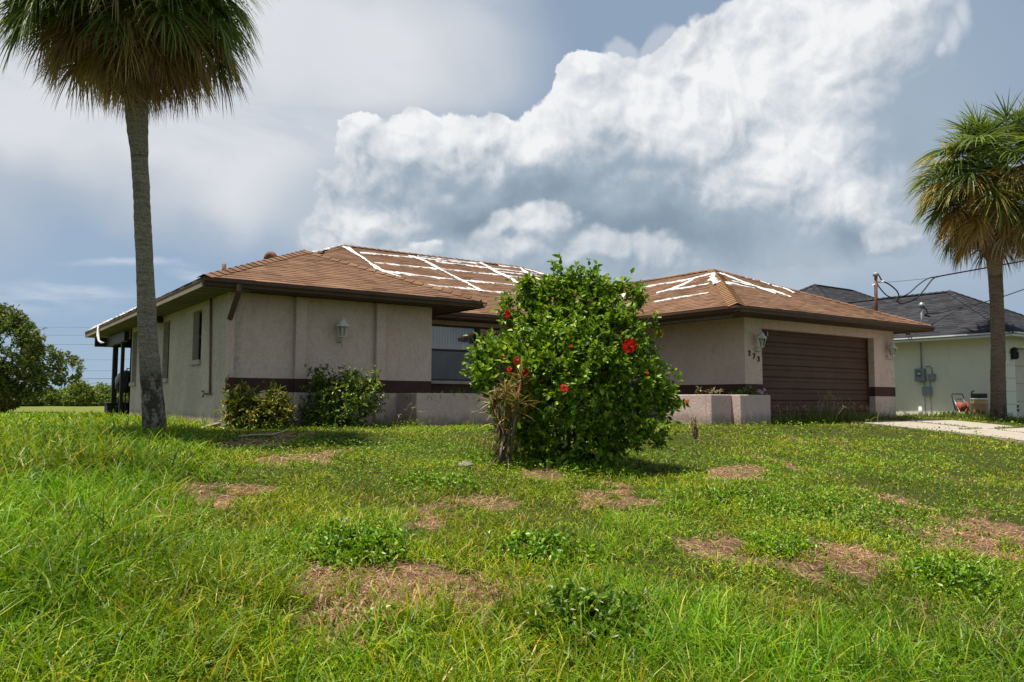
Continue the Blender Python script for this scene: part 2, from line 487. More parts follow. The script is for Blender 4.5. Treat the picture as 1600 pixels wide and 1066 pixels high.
def block_wall_mat():
    m, N = new_mat('pale_green_block')
    P = N.n('ShaderNodeTexCoord').outputs['Object']
    sx = N.n('ShaderNodeSeparateXYZ')
    N.put(sx.inputs[0], P)
    cb = N.n('ShaderNodeCombineXYZ')
    N.put(cb.inputs[0], N.m('ADD', sx.outputs[0], sx.outputs[1]))
    N.put(cb.inputs[1], sx.outputs[2])
    br = N.n('ShaderNodeTexBrick')
    N.put(br.inputs['Vector'], cb.outputs[0])
    br.inputs['Scale'].default_value = 1.0
    br.inputs['Brick Width'].default_value = 0.4
    br.inputs['Row Height'].default_value = 0.2
    br.inputs['Mortar Size'].default_value = 0.006
    br.inputs['Mortar Smooth'].default_value = 0.6
    a = N.noise(P, 1.3, 5, 0.6)
    c = N.mix(a, (0.70, 0.69, 0.53), (0.78, 0.77, 0.62))
    c = N.mix(N.m('MULTIPLY', N.step(N.noise(N.v('MULTIPLY', P, (1, 1, 0.3)), 5, 6, 0.65), 0.52, 0.7), 0.10), c, (0.30, 0.36, 0.31))
    h = N.m('SUBTRACT', N.m('MULTIPLY', N.noise(P, 45, 3), 0.25), N.m('MULTIPLY', br.outputs['Fac'], 0.6))
    return finish(m, N, bsdf(N, c, 0.85, 0.2, 0, h, 0.35, 0.01))


MAT['green_wall'] = block_wall_mat()


def trunk_mat(name, c1, c2, dark, stain_h):
    """palm bark: ring scars, lichen patches, a dark wet stain on the lower trunk"""
    m, N = new_mat(name)
    P = N.n('ShaderNodeTexCoord').outputs['Object']
    sx = N.n('ShaderNodeSeparateXYZ')
    N.put(sx.inputs[0], P)
    rings = N.noise(N.v('MULTIPLY', P, (2.5, 2.5, 22)), 1.6, 4, 0.6)
    a = N.noise(P, 3.2, 6, 0.65)
    f = N.noise(P, 34, 4, 0.7)
    c = N.mix(N.m('ADD', N.m('MULTIPLY', N.step(rings, .35, .65), 0.4), N.m('MULTIPLY', N.step(f, .35, .65), 0.6)), tuple(x * .7 for x in c1), c2)
    pm = N.step(N.noise(N.v('MULTIPLY', P, (1.0, 1.0, 0.55)), 6.5, 9, 0.78), 0.43, 0.53)
    low = N.step(N.m('ADD', sx.outputs[2], N.m('MULTIPLY', N.m('SUBTRACT', a, 0.5), 1.2)), stain_h + 0.35, stain_h - 0.25)
    c = N.mix(N.m('MULTIPLY', N.m('MULTIPLY', pm, low), 0.85), c, dark)
    c = N.mix(N.m('MULTIPLY', N.step(a, 0.55, 0.7), 0.35), c, tuple(x * 0.55 for x in c1))
    h = N.m('ADD', N.m('MULTIPLY', rings, 1.0), N.m('MULTIPLY', f, 1.2))
    return finish(m, N, bsdf(N, c, 0.95, 0.1, 0, h, 1.0, 0.04))


MAT['palm_bark'] = trunk_mat('palm_bark', (0.27, 0.225, 0.16), (0.46, 0.40, 0.30), (0.05, 0.043, 0.037), 1.0)
MAT['palm_bark_brown'] = trunk_mat('palm_bark_brown', (0.17, 0.12, 0.082), (0.31, 0.235, 0.17), (0.05, 0.04, 0.035), 0.5)
MAT['boot'] = trunk_mat('palm_boot', (0.28, 0.21, 0.125), (0.42, 0.33, 0.21), (0.1, 0.07, 0.04), -5)

# ------------------------------------------------------------------ mesh helpers
ORG = {}


def loc_of(parent):
    return ORG.get(parent.name, np.zeros(3)) if parent is not None else np.zeros(3)


def link(o, parent=None, org=None):
    col.objects.link(o)
    if parent is not None:
        o.parent = parent
    ORG[o.name] = loc_of(parent) if org is None else np.array(org, float)
    return o


def tag(o, label=None, cat=None, group=None, kind=None):
    if label:
        o['label'] = label
    if cat:
        o['category'] = cat
    if group:
        o['group'] = group
    if kind:
        o['kind'] = kind
    return o


def thing(name, label, cat, loc=(0, 0, 0), group=None):
    o = bpy.data.objects.new(name, None)
    o.empty_display_size = 0.2
    o.location = loc
    link(o, None, loc)
    return tag(o, label, cat, group)


def np_mesh(name, V, faces, colors=None, smooth=False):
    """faces: list of int arrays (n,k)"""
    me = bpy.data.meshes.new(name)
    V = np.asarray(V, np.float32)
    me.vertices.add(len(V))
    me.vertices.foreach_set('co', V.ravel())
    nl = sum(f.size for f in faces)
    nf = sum(len(f) for f in faces)
    me.loops.add(nl)
    me.polygons.add(nf)
    me.loops.foreach_set('vertex_index', np.concatenate([f.ravel() for f in faces]).astype(np.int32))
    tot = np.concatenate([np.full(len(f), f.shape[1]) for f in faces])
    st = np.concatenate([[0], np.cumsum(tot)[:-1]]).astype(np.int32)
    me.polygons.foreach_set('loop_start', st)
    me.polygons.foreach_set('use_smooth', np.full(nf, smooth))
    me.update(calc_edges=True)
    if colors is not None:
        a = me.attributes.new('col', 'FLOAT_COLOR', 'POINT')
        c = np.ones((len(V), 4), np.float32)
        colors = np.asarray(colors)
        c[:, :3] = colors if colors.ndim == 2 else colors[:, None]
        a.data.foreach_set('color', c.ravel())
    return me


def np_obj(name, V, faces, mat, parent=None, colors=None, smooth=False, kind=None):
    o = bpy.data.objects.new(name, np_mesh(name, np.asarray(V) - loc_of(parent), faces, colors, smooth))
    o.data.materials.append(mat)
    link(o, parent)
    if kind:
        o['kind'] = kind
    return o


class MB:
    """collects shapes in world coordinates, builds ONE mesh object"""

    def __init__(s):
        s.v, s.f, s.c = [], [], []

    def add(s, vs, fs, c=None):
        b = len(s.v)
        s.v += [tuple(map(float, q)) for q in vs]
        s.f += [tuple(b + i for i in f) for f in fs]
        s.c += [c] * len(vs)
        return s

    def box(s, x0, x1, y0, y1, z0, z1, bev=0.0):
        x0, x1 = min(x0, x1), max(x0, x1)
        y0, y1 = min(y0, y1), max(y0, y1)
        if bev <= 0:
            vs = [(x, y, z) for z in (z0, z1) for (x, y) in ((x0, y0), (x1, y0), (x1, y1), (x0, y1))]
            return s.add(vs, [(3, 2, 1, 0), (4, 5, 6, 7), (0, 1, 5, 4), (1, 2, 6, 5), (2, 3, 7, 6), (3, 0, 4, 7)])
        b = bev
        rings = [(z0, b), (z0 + b, 0), (z1 - b, 0), (z1, b)]
        vs, fs = [], []
        for z, i in rings:
            vs += [(x0 + b, y0 + i, z), (x1 - b, y0 + i, z), (x1 - i, y0 + b, z), (x1 - i, y1 - b, z), (x1 - b, y1 - i, z), (x0 + b, y1 - i, z), (x0 + i, y1 - b, z), (x0 + i, y0 + b, z)]
        fs.append(tuple(range(7, -1, -1)))
        for k in range(3):
            for j in range(8):
                fs.append((k * 8 + j, k * 8 + (j + 1) % 8, k * 8 + 8 + (j + 1) % 8, k * 8 + 8 + j))
        fs.append(tuple(range(24, 32)))
        return s.add(vs, fs)

    def tube(s, pts, r, n=8, cap=True):
        pts = [np.array(p, float) for p in pts]
        rs = r if hasattr(r, '__len__') else [r] * len(pts)
        vs, fs = [], []
        prev = None
        for i, p in enumerate(pts):
            d = pts[min(i + 1, len(pts) - 1)] - pts[max(i - 1, 0)]
            d = d / (np.linalg.norm(d) + 1e-9)
            if prev is None:
                a = np.cross(d, (0, 0, 1.0)) if abs(d[2]) < 0.95 else np.cross(d, (1.0, 0, 0))
            else:
                a = prev - d * (prev @ d)
            a = a / (np.linalg.norm(a) + 1e-9)
            prev = a
            b = np.cross(d, a)
            for k in range(n):
                t = 2 * math.pi * k / n
                vs.append(p + rs[i] * (math.cos(t) * a + math.sin(t) * b))
        for i in range(len(pts) - 1):
            for k in range(n):
                fs.append((i * n + k, i * n + (k + 1) % n, (i + 1) * n + (k + 1) % n, (i + 1) * n + k))
        if cap:
            fs.append(tuple(range(n - 1, -1, -1)))
            fs.append(tuple(range((len(pts) - 1) * n, len(pts) * n)))
        return s.add(vs, fs)

    def lathe(s, c, prof, n=16, axis=(0, 0, 1)):
        """prof: (radius, height) from bottom to top"""
        ax = np.array(axis, float)
        ax /= np.linalg.norm(ax)
        a = np.cross(ax, (0, 0, 1.0)) if abs(ax[2]) < 0.9 else np.array((1.0, 0, 0))
        a /= np.linalg.norm(a)
        b = np.cross(ax, a)
        c = np.array(c, float)
        vs, fs = [], []
        for (r, h) in prof:
            for k in range(n):
                t = 2 * math.pi * k / n
                vs.append(c + ax * h + max(r, 1e-4) * (math.cos(t) * a + math.sin(t) * b))
        for i in range(len(prof) - 1):
            for k in range(n):
                fs.append((i * n + k, i * n + (k + 1) % n, (i + 1) * n + (k + 1) % n, (i + 1) * n + k))
        fs.append(tuple(range(n - 1, -1, -1)))
        fs.append(tuple(range((len(prof) - 1) * n, len(prof) * n)))
        return s.add(vs, fs)

    def build(s, name, mat, parent=None, smooth=False, kind=None, label=None):
        org = loc_of(parent)
        me = bpy.data.meshes.new(name)
        me.from_pydata([tuple(np.array(q) - org) for q in s.v], [], s.f)
        if smooth:
            me.polygons.foreach_set('use_smooth', [True] * len(me.polygons))
        me.update()
        me.materials.append(mat)
        o = bpy.data.objects.new(name, me)
        link(o, parent)
        if kind:
            o['kind'] = kind
        if label:
            o['label'] = label
        return o


def unit(a):
    return a / (np.linalg.norm(a, axis=-1, keepdims=True) + 1e-9)


def leaves(P, A, Nn, L, W, colr, fold=0.25, droop=0.12):
    """folded ovate leaves: 6 points, two quads each"""
    P, A, Nn = np.asarray(P), unit(A), unit(Nn)
    S = unit(np.cross(A, Nn))
    Nn = np.cross(S, A)
    L = np.asarray(L)[:, None]
    W = np.asarray(W)[:, None]
    rise = fold * W * 0.5
    V = np.stack([P,
                  P + 0.33 * L * A + 0.50 * W * S + rise * Nn,
                  P + 0.72 * L * A + 0.33 * W * S + rise * Nn * 0.6 - 0.5 * droop * L * Nn,
                  P + L * A - droop * L * Nn,
                  P + 0.72 * L * A - 0.33 * W * S + rise * Nn * 0.6 - 0.5 * droop * L * Nn,
                  P + 0.33 * L * A - 0.50 * W * S + rise * Nn], 1)
    n = len(P)
    b = np.arange(n)[:, None] * 6
    fs = np.concatenate([b + np.array([[0, 1, 2, 3]]), b + np.array([[0, 3, 4, 5]])])
    return V.reshape(-1, 3), [fs], np.repeat(colr, 6, 0)


def ribbons(P, D, L, W, g, nseg=4, prof=None, side=None, c0=None, c1=None):
    """curving strips (grass, palm leaflets) that bend under their weight"""
    P, D = np.asarray(P, float).copy(), unit(np.asarray(D, float))
    n = len(P)
    L = np.broadcast_to(np.asarray(L, float), (n,))[:, None]
    W = np.broadcast_to(np.asarray(W, float), (n,))[:, None]
    g = np.broadcast_to(np.asarray(g, float), (n,))[:, None]
    if prof is None:
        prof = np.linspace(1, 0.08, nseg + 1)
    if side is None:
        side = unit(np.cross(D, np.tile((0, 0, 1.0), (n, 1)) + 0.35 * rng.normal(size=(n, 3))))
    vs, cs = [], []
    for i in range(nseg + 1):
        vs += [P - side * W * prof[i] / 2, P + side * W * prof[i] / 2]
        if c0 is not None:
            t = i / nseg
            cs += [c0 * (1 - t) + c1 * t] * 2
        P = P + D * L / nseg
        D = D + np.concatenate([np.zeros((n, 2)), -g / nseg], 1)
        D = unit(D)
    V = np.stack(vs, 1)
    k = 2 * (nseg + 1)
    b = np.arange(n)[:, None] * k
    fs = np.concatenate([b + np.array([[2 * i, 2 * i + 1, 2 * i + 3, 2 * i + 2]]) for i in range(nseg)])
    return V.reshape(-1, 3), [fs], (np.stack(cs, 1).reshape(-1, 3) if c0 is not None else None)


def merge(parts):
    V, C, out, b = [], [], {}, 0
    for v, fs, c in parts:
        V.append(v)
        C.append(c)
        for f in fs:
            out.setdefault(f.shape[1], []).append(f + b)
        b += len(v)
    return np.concatenate(V), [np.concatenate(x) for x in out.values()], np.concatenate(C)


def hash2(ix, iy, s=0):
    h = (ix.astype(np.int64) * 374761393 + iy.astype(np.int64) * 668265263 + s * 974711) & 0xffffffff
    h = ((h ^ (h >> 13)) * 1274126177) & 0xffffffff
    return ((h ^ (h >> 16)) & 0xffff) / 65535.0


def vnoise(x, y, s=0, octs=4):
    tot = np.zeros_like(x)
    amp, nrm = 1.0, 0.0
    for o in range(octs):
        fx, fy = x * 2 ** o, y * 2 ** o
        ix, iy = np.floor(fx), np.floor(fy)
        tx, ty = fx - ix, fy - iy
        tx, ty = tx * tx * (3 - 2 * tx), ty * ty * (3 - 2 * ty)
        a, b = hash2(ix, iy, s + o), hash2(ix + 1, iy, s + o)
        c, d = hash2(ix, iy + 1, s + o), hash2(ix + 1, iy + 1, s + o)
        tot += amp * ((a * (1 - tx) + b * tx) * (1 - ty) + (c * (1 - tx) + d * tx) * ty)
        nrm += amp
        amp *= 0.55
    return tot / nrm


def pick(colset, n, jitter=0.18):
    """n colours drawn from (weight, rgb) pairs with brightness jitter"""
    w = np.array([c[0] for c in colset], float)
    idx = rng.choice(len(colset), n, p=w / w.sum())
    c = np.array([c[1] for c in colset])[idx]
    return c * (1 + jitter * rng.normal(size=(n, 1))).clip(0.45, 1.7)


# ------------------------------------------------------------------ terrain
def sstep(x, a, b):
    t = np.clip((x - a) / (b - a), 0, 1)
    return t * t * (3 - 2 * t)


def zt(X, Y):
    X, Y = np.asarray(X, float), np.asarray(Y, float)
    t = np.clip((11.2 - Y) / 10.7, 0, 1.55)
    z = -0.13 - 1.02 * t ** 1.15
    return z - 0.52 * sstep(Y, 22, 52)


def zg(X, Y):
    """terrain with small humps"""
    X, Y = np.asarray(X, float), np.asarray(Y, float)
    amp = 0.09 * (1 - sstep(Y, 10.2, 11.6)) * (1 - sstep(X, 16.8, 18.0) * (1 - sstep(X, 22.8, 24.0)))
    return zt(X, Y) + (vnoise(X * 0.55, Y * 0.55, 5, 3) - 0.5) * amp * 2


def gnd(x, y):
    v = ray(x, y)
    t = 1.0
    while t < 500:
        p = EYEP + t * v
        if p[2] < zt(p[0], p[1]):
            return p
        t *= 1.003
    return p


def ground_mat():
    m, N = new_mat('soil_and_thatch')
    P = N.n('ShaderNodeTexCoord').outputs['Object']
    a = N.noise(P, 0.5, 5, 0.6)
    f = N.noise(P, 9, 6, 0.7)
    ff = N.noise(N.v('MULTIPLY', P, (1, 1.0, 1)), 60, 4, 0.7)
    soil = N.ramp(N.m('ADD', N.m('MULTIPLY', f, 0.5), N.m('MULTIPLY', ff, 0.5)), [(0.3, (0.055, 0.034, 0.022)), (0.5, (0.13, 0.082, 0.052)), (0.7, (0.27, 0.18, 0.12))])
    gr = N.ramp(ff, [(0.3, (0.022, 0.028, 0.008)), (0.7, (0.075, 0.085, 0.022))])
    at_ = N.n('ShaderNodeAttribute', attribute_name='col').outputs['Fac']
    k = N.step(N.m('ADD', at_, N.m('MULTIPLY', N.m('SUBTRACT', f, 0.5), 0.7)), 0.35, 0.6)
    c = N.mix(k, gr, soil)
    far = N.ramp(N.noise(N.v('MULTIPLY', P, (1, 1, 1)), 0.8, 7, 0.7), [(0.3, (0.085, 0.115, 0.022)), (0.7, (0.19, 0.20, 0.055))])
    sx = N.n('ShaderNodeSeparateXYZ')
    N.put(sx.inputs[0], P)
    c = N.mix(N.step(sx.outputs[1], 20, 32), c, far)
    return finish(m, N, bsdf(N, c, 1.0, 0.05, 0, N.m('ADD', f, ff), 0.7, 0.03))


# bare, dried-out patches of the lawn (seen spots turned into places on the ground)
PATCH = []
for (x, y, rx, ry) in [(590, 925, 150, 55), (470, 885, 60, 26), (500, 960, 70, 45), (690, 975, 70, 34), (540, 1010, 60, 30), (560, 905, 70, 26),
                       (1575, 830, 75, 28), (1490, 842, 50, 24), (1290, 878, 58, 24), (1215, 890, 40, 18), (1130, 868, 50, 17), (1330, 905, 45, 20), (985, 785, 62, 15), (925, 800, 40, 10),
                       (1150, 746, 45, 11), (300, 772, 55, 11), (385, 776, 45, 10), (480, 716, 34, 9), (1425, 966, 44, 16), (1238, 727, 26, 8),
                       (880, 745, 34, 7), (660, 818, 34, 12), (820, 1028, 60, 16), (860, 1050, 50, 14), (430, 686, 40, 8), (700, 930, 50, 30), (770, 945, 40, 24)]:
    g = gnd(x, y)
    d = float((g - EYEP) @ FH)
    PATCH.append((g[0], g[1], rx * d / F, ry * d * d / (F * (EYE - g[2]))))


def deadness(X, Y):
    wx = X + (vnoise(X * 1.7, Y * 1.7, 21, 4) - 0.5) * 1.5
    wy = Y + (vnoise(X * 1.7, Y * 1.7, 31, 4) - 0.5) * 1.5
    best = np.full(np.shape(X), -1.0)
    for (cx, cy, a, b) in PATCH:
        r = ((wx - cx) * RH[0] + (wy - cy) * RH[1]) / a
        f = ((wx - cx) * FH[0] + (wy - cy) * FH[1]) / b
        best = np.maximum(best, 1 - np.hypot(r, f))
    n = vnoise(X * 0.8, Y * 0.8, 77, 4)
    best = np.maximum(best, (n - 0.68) * 2.0)
    best = best + (vnoise(X * 5.0, Y * 5.0, 55, 3) - 0.5) * 0.75
    return np.clip(best * 1.45 + 0.20, 0, 1)


def axis_lines(lo, hi, fine_lo, fine_hi, step, grow=1.25):
    a = list(np.arange(fine_lo, fine_hi + 1e-6, step))
    s, x = step, fine_lo
    left = []
    while x > lo:
        s *= grow
        x -= s
        left.append(x)
    s, x = step, fine_hi
    right = []
    while x < hi:
        s *= grow
        x += s
        right.append(x)
    return np.array(left[::-1] + a + right)


def build_ground():
    xs = axis_lines(-2500, 2500, -8, 26, 0.16)
    ys = axis_lines(-2500, 2500, -1, 14, 0.16)
    X, Y = np.meshgrid(xs, ys)
    Z = zg(X, Y)
    V = np.stack([X, Y, Z], -1).reshape(-1, 3)
    nx, ny = len(xs), len(ys)
    i, j = np.meshgrid(np.arange(nx - 1), np.arange(ny - 1))
    b = (j * nx + i).ravel()
    fs = np.stack([b, b + 1, b + 1 + nx, b + nx], 1)
    dn = deadness(X, Y) * (np.hypot(X, Y) < 40)
    o = np_obj('ground', V, [fs], ground_mat(), None, dn.reshape(-1), True)
    o['kind'] = 'structure'


build_ground()

# ------------------------------------------------------------------ roofs
EAVE, PITCH = 2.5, 0.417


def shingle_plane(poly, e, expo=0.145, tabw=0.305, lift=0.004):
    """tabs laid in rows on a convex planar polygon (world pts). e: eave direction.
    returns a list of (4 top corners) plus row number and whether the tab is whole"""
    poly = [np.array(p, float) for p in poly]
    e = np.array(e, float)
    n = np.cross(poly[1] - poly[0], poly[2] - poly[0])
    n = n / np.linalg.norm(n)
    if n[2] < 0:
        n = -n
    s = np.cross(n, e)
    if s[2] < 0:
        s = -s
    o = poly[0]
    q = [((p - o) @ e, (p - o) @ s) for p in poly]
    smin, smax = min(b for a, b in q), max(b for a, b in q)

    def span(h):
        xs = []
        for (a0, b0), (a1, b1) in zip(q, q[1:] + q[:1]):
            if (b0 - h) * (b1 - h) <= 0 and abs(b1 - b0) > 1e-9:
                xs.append(a0 + (a1 - a0) * (h - b0) / (b1 - b0))
        return (min(xs), max(xs)) if len(xs) >= 2 else None
    res = []
    rows = int((smax - smin) / expo) + 1
    for k in range(rows):
        h0 = smin + k * expo
        h1 = min(h0 + expo * 1.02, smax - 1e-4)
        A, B = span(h0 + 1e-4), span(h1 - 1e-4)
        if not A or not B:
            continue
        x = min(A[0], B[0]) - random.random() * tabw
        while x < max(A[1], B[1]):
            w = tabw * random.uniform(0.86, 1.14)
            l0, r0_ = max(x, A[0]), min(x + w - 0.004, A[1])
            l1, r1 = max(x, B[0]), min(x + w - 0.004, B[1])
            x += w
            if r0_ - l0 < 0.02 and r1 - l1 < 0.02:
                continue
            r0_, r1 = max(r0_, l0 + 0.004), max(r1, l1 + 0.004)
            t = random.uniform(0.005, 0.012)
            dz = random.uniform(-0.008, 0.008)
            P = [o + e * l0 + s * (h0 + dz) + n * (lift + t), o + e * r0_ + s * (h0 + dz) + n * (lift + t), o + e * r1 + s * h1 + n * lift, o + e * l1 + s * h1 + n * lift,
                 o + e * l0 + s * (h0 + dz) + n * lift * 0.3, o + e * r0_ + s * (h0 + dz) + n * lift * 0.3]
            res.append((P, k))
    return res, n


TABF = [(0, 1, 2, 3), (4, 5, 1, 0), (4, 0, 3, 3), (5, 2, 1, 1)]


def tabs_object(name, tabs, mat, parent, kind='stuff'):
    V = np.array([P for P, k in tabs]).reshape(-1, 3)
    b = np.arange(len(tabs))[:, None] * 6
    f4 = np.concatenate([b + np.array([[0, 1, 2, 3]]), b + np.array([[4, 5, 1, 0]])])
    f3 = np.concatenate([b + np.array([[4, 0, 3]]), b + np.array([[5, 2, 1]])])
    c = np.repeat(rng.random(len(tabs)), 6)
    return np_obj(name, V, [f4, f3], mat, parent, c, False, kind)


def cap_row(p, q, mat, parent, half=0.15, name='ridge_cap'):
    """folded cap shingles along a hip or a ridge, overlapping uphill"""
    p, q = np.array(p, float), np.array(q, float)
    if q[2] < p[2]:
        p, q = q, p
    L = np.linalg.norm(q - p)
    d = (q - p) / L
    sd = unit(np.cross(d, (0, 0, 1.0)))
    nn = np.cross(sd, d)
    n = max(1, int(L / 0.22))
    V, C, fs = [], [], []
    for i in range(n):
        a, b = p + d * L * i / n, p + d * (L * (i + 1) / n + 0.03)
        c = rng.random()
        dr = 0.30 * half
        for (pt, hh) in ((a, 0.034), (b, 0.016)):
            V += [pt - sd * half - nn * (dr * 1.25 - hh), pt + nn * (hh + 0.008), pt + sd * half - nn * (dr * 1.25 - hh)]
            C += [c] * 3
        k = 6 * i
        fs += [[k, k + 1, k + 4, k + 3], [k + 1, k + 2, k + 5, k + 4]]
    return np_obj(name, V, [np.array(fs)], mat, parent, np.array(C), False, 'stuff')


def slab_roof(name, planes, mat, parent, th=0.05):
    """sheathing under the shingles, closed below at the eaves"""
    mb = MB()
    for poly in planes:
        top = [np.array(p, float) for p in poly]
        bot = [p - np.array((0, 0, th)) for p in top]
        k = len(top)
        mb.add(top + bot, [tuple(range(k)), tuple(range(2 * k - 1, k - 1, -1))] + [(i, i + k, (i + 1) % k + k, (i + 1) % k) for i in range(k)])
    return mb.build(name, mat, parent)


# ------------------------------------------------------------------ walls with openings
def wall(name, axis, c, a0, a1, z0, z1, mat, parent, holes=(), th=0.2, inward=1):
    """outer face at c; holes: (a0,a1,z0,z1)"""
    As = sorted({a0, a1, *[h[0] for h in holes], *[h[1] for h in holes]})
    Zs = sorted({z0, z1, *[h[2] for h in holes], *[h[3] for h in holes]})
    As = [a for a in As if a0 <= a <= a1]
    Zs = [z for z in Zs if z0 <= z <= z1]
    solid = {}
    for i in range(len(As) - 1):
        for j in range(len(Zs) - 1):
            ca, cz = (As[i] + As[i + 1]) / 2, (Zs[j] + Zs[j + 1]) / 2
            solid[i, j] = not any(h[0] < ca < h[1] and h[2] < cz < h[3] for h in holes)
    c2 = c + inward * th

    def P(cc, a, z):
        return (cc, a, z) if axis == 'x' else (a, cc, z)
    mb = MB()
    for (i, j), s in solid.items():
        if not s:
            continue
        aa, ab, za, zb = As[i], As[i + 1], Zs[j], Zs[j + 1]
        for cc in (c, c2):
            mb.add([P(cc, aa, za), P(cc, ab, za), P(cc, ab, zb), P(cc, aa, zb)], [(0, 1, 2, 3)])
        for (di, dj, q) in ((-1, 0, [(aa, za), (aa, zb)]), (1, 0, [(ab, za), (ab, zb)]), (0, -1, [(aa, za), (ab, za)]), (0, 1, [(aa, zb), (ab, zb)])):
            if not solid.get((i + di, j + dj), False):
                mb.add([P(c, *q[0]), P(c, *q[1]), P(c2, *q[1]), P(c2, *q[0])], [(0, 1, 2, 3)])
    return mb.build(name, mat, parent)


def build_house():
    H = thing('house', 'beige stucco single storey house with brown hip roof and white plastic strips on it', 'house', (12.5, 16.0, -0.13))
    LX, WF, WRX, MF, GX, GF, GRX, BY = 4.15, 14.71, 8.37, 16.9, 15.2, 11.94, 21.75, 24.3
    T = 2.36
    Z0 = -0.4
    # ---------------- walls
    wn = [(16.66, 17.36, 1.18, 2.22), (19.5, 20.17, 0.86, 2.22), (23.33, 23.98, 0.83, 2.24)]
    wall('side_wall', 'x', LX, WF, BY, Z0, T, MAT['stucco_side'], H, wn, 0.22, 1)
    wall('front_wall', 'y', WF, LX + 0.22, WRX, Z0, T, MAT['stucco'], H, (), 0.2, 1)
    wall('return_wall', 'x', WRX, WF + 0.2, MF, Z0, T, MAT['stucco'], H, (), 0.2, -1)
    WIN = (9.2, 12.6, 0.86, 2.26)
    wall('entry_wall', 'y', MF, WRX - 0.2, GX + 0.2, Z0, T, MAT['stucco'], H, [WIN], 0.2, 1)
    wall('garage_side_wall', 'x', GX, GF, MF, Z0, T, MAT['stucco'], H, (), 0.2, 1)
    DOOR = (15.84, 20.72, Z0, 2.13)
    wall('garage_front_wall', 'y', GF, GX + 0.2, GRX - 0.2, Z0, T, MAT['stucco'], H, [DOOR], 0.2, 1)
    wall('right_wall', 'x', GRX, GF, BY, Z0, T, MAT['stucco_side'], H, (), 0.2, -1)
    wall('back_wall', 'y', BY, LX, GRX, Z0, T, MAT['stucco_side'], H, (), 0.2, -1)
    MB().box(LX + 0.3, GRX - 0.3, MF + 0.3, BY - 0.3, -0.1, -0.02).build('floor_slab', MAT['wall_in'], H)
    # ---------------- pilasters and the painted band
    for x0, x1 in ((LX - 0.045, LX + 0.075), (5.36, 5.58), (7.04, 7.26)):
        y1 = WF - 0.003
        MB().box(x0, x1, WF - 0.10, y1, Z0, T - 0.004, 0.012).build('pilaster', MAT['stucco'], H)
    B0, B1 = 0.53, 0.79
    bm = 0.004
    for x0, x1 in ((LX + 0.08, 5.355), (5.585, 7.035), (7.265, WRX + bm)):
        MB().box(x0, x1, WF - bm, WF + 0.05, B0, B1).build('trim_band', MAT['band'], H)
    for x0, x1 in ((LX - 0.045, LX + 0.075), (5.36, 5.58), (7.04, 7.26)):
        MB().box(x0 - bm, x1 + bm, WF - 0.10 - bm, WF - 0.01, B0, B1).build('trim_band', MAT['band'], H)
    MB().box(WRX - 0.05, WRX + bm, WF + 0.06, MF, B0, B1).build('trim_band', MAT['band'], H)
    MB().box(WRX + 0.02, GX - 0.02, MF - bm, MF + 0.05, B0, B1).build('trim_band', MAT['band'], H)
    MB().box(GX - bm, GX + 0.05, GF - bm, MF - 0.01, B0, B1).build('trim_band', MAT['band'], H)
    MB().box(GX + 0.06, DOOR[0] + bm, GF - bm, GF + 0.19, B0, B1).build('trim_band', MAT['band'], H)
    MB().box(DOOR[1] - bm, GRX + bm, GF - bm, GF + 0.19, B0, B1).build('trim_band', MAT['band'], H)
    # ---------------- soffits
    for (x0, x1, y0, y1, m) in ((3.56, 4.42, 14.15, 28.44, 'soffit'), (4.42, 9.18, 14.15, 14.95, 'soffit_front'), (8.15, 9.18, 14.95, 17.12, 'soffit_front'),
                                (9.18, 14.12, 16.28, 17.12, 'soffit_front'), (14.12, 15.45, 11.27, 17.12, 'soffit_front'), (15.45, 22.34, 11.27, 12.2, 'soffit_front'),
                                (21.5, 22.34, 12.2, 28.44, 'soffit_front'), (4.42, 21.5, 24.05, 28.44, 'soffit')):
        MB().box(x0, x1, y0, y1, T + 0.002, T + 0.02).build('soffit', MAT[m], H)
    for k in range(24):                                     # joints of the side soffit panels
        MB().box(3.6, 4.1, 14.6 + k * 0.42, 14.615 + k * 0.42, T - 0.004, T + 0.004).build('soffit_batten', MAT['soffit'], H)
    # ---------------- fascia boards and gutters
    e = EAVE - 0.055
    MB().box(3.53, 3.56, 14.14, 28.46, T - 0.012, e).build('fascia', MAT['fascia_tan'], H, label='tan side fascia')
    MB().box(3.53, 22.36, 28.46, 28.485, T - 0.012, e).build('fascia', MAT['fascia_tan'], H)
    for (x0, x1, y0, y1) in ((3.56, 9.18, 14.125, 14.15), (9.18, 9.205, 14.15, 16.255), (9.205, 14.095, 16.255, 16.28), (14.095, 14.12, 11.27, 16.255), (14.12, 22.34, 11.245, 11.27), (22.34, 22.365, 11.27, 28.44)):
        MB().box(x0, x1, y0, y1, T - 0.02, e).build('fascia', MAT['gutter'], H)

    def gutter(p, q, outn):
        """K-style trough along an eave, open on top"""
        p, q, w = np.array(p, float), np.array(q, float), np.array(outn, float)
        prof = [(0, -0.015), (0, -0.13), (0.065, -0.13), (0.078, -0.085), (0.112, -0.055), (0.112, -0.005), (0.098, -0.005), (0.098, -0.04), (0.066, -0.075), (0.056, -0.118), (0.012, -0.118), (0.012, -0.015)]
        k = len(prof)
        vs = [b + w * a + np.array((0, 0, h)) for b in (p, q) for a, h in prof]
        fs = [(i, (i + 1) % k, (i + 1) % k + k, i + k) for i in range(k)] + [tuple(range(k)), tuple(range(2 * k - 1, k - 1, -1))]
        return MB().add(vs, fs).build('gutter', MAT['gutter'], H)
    z = EAVE - 0.015
    gutter((3.50, 14.118, z), (9.22, 14.118, z), (0, -1, 0))
    gutter((9.212, 14.02, z), (9.212, 16.14, z), (1, 0, 0))
    gutter((9.33, 16.248, z), (14.08, 16.248, z), (0, -1, 0))
    gutter((14.088, 11.15, z), (14.088, 16.13, z), (-1, 0, 0))
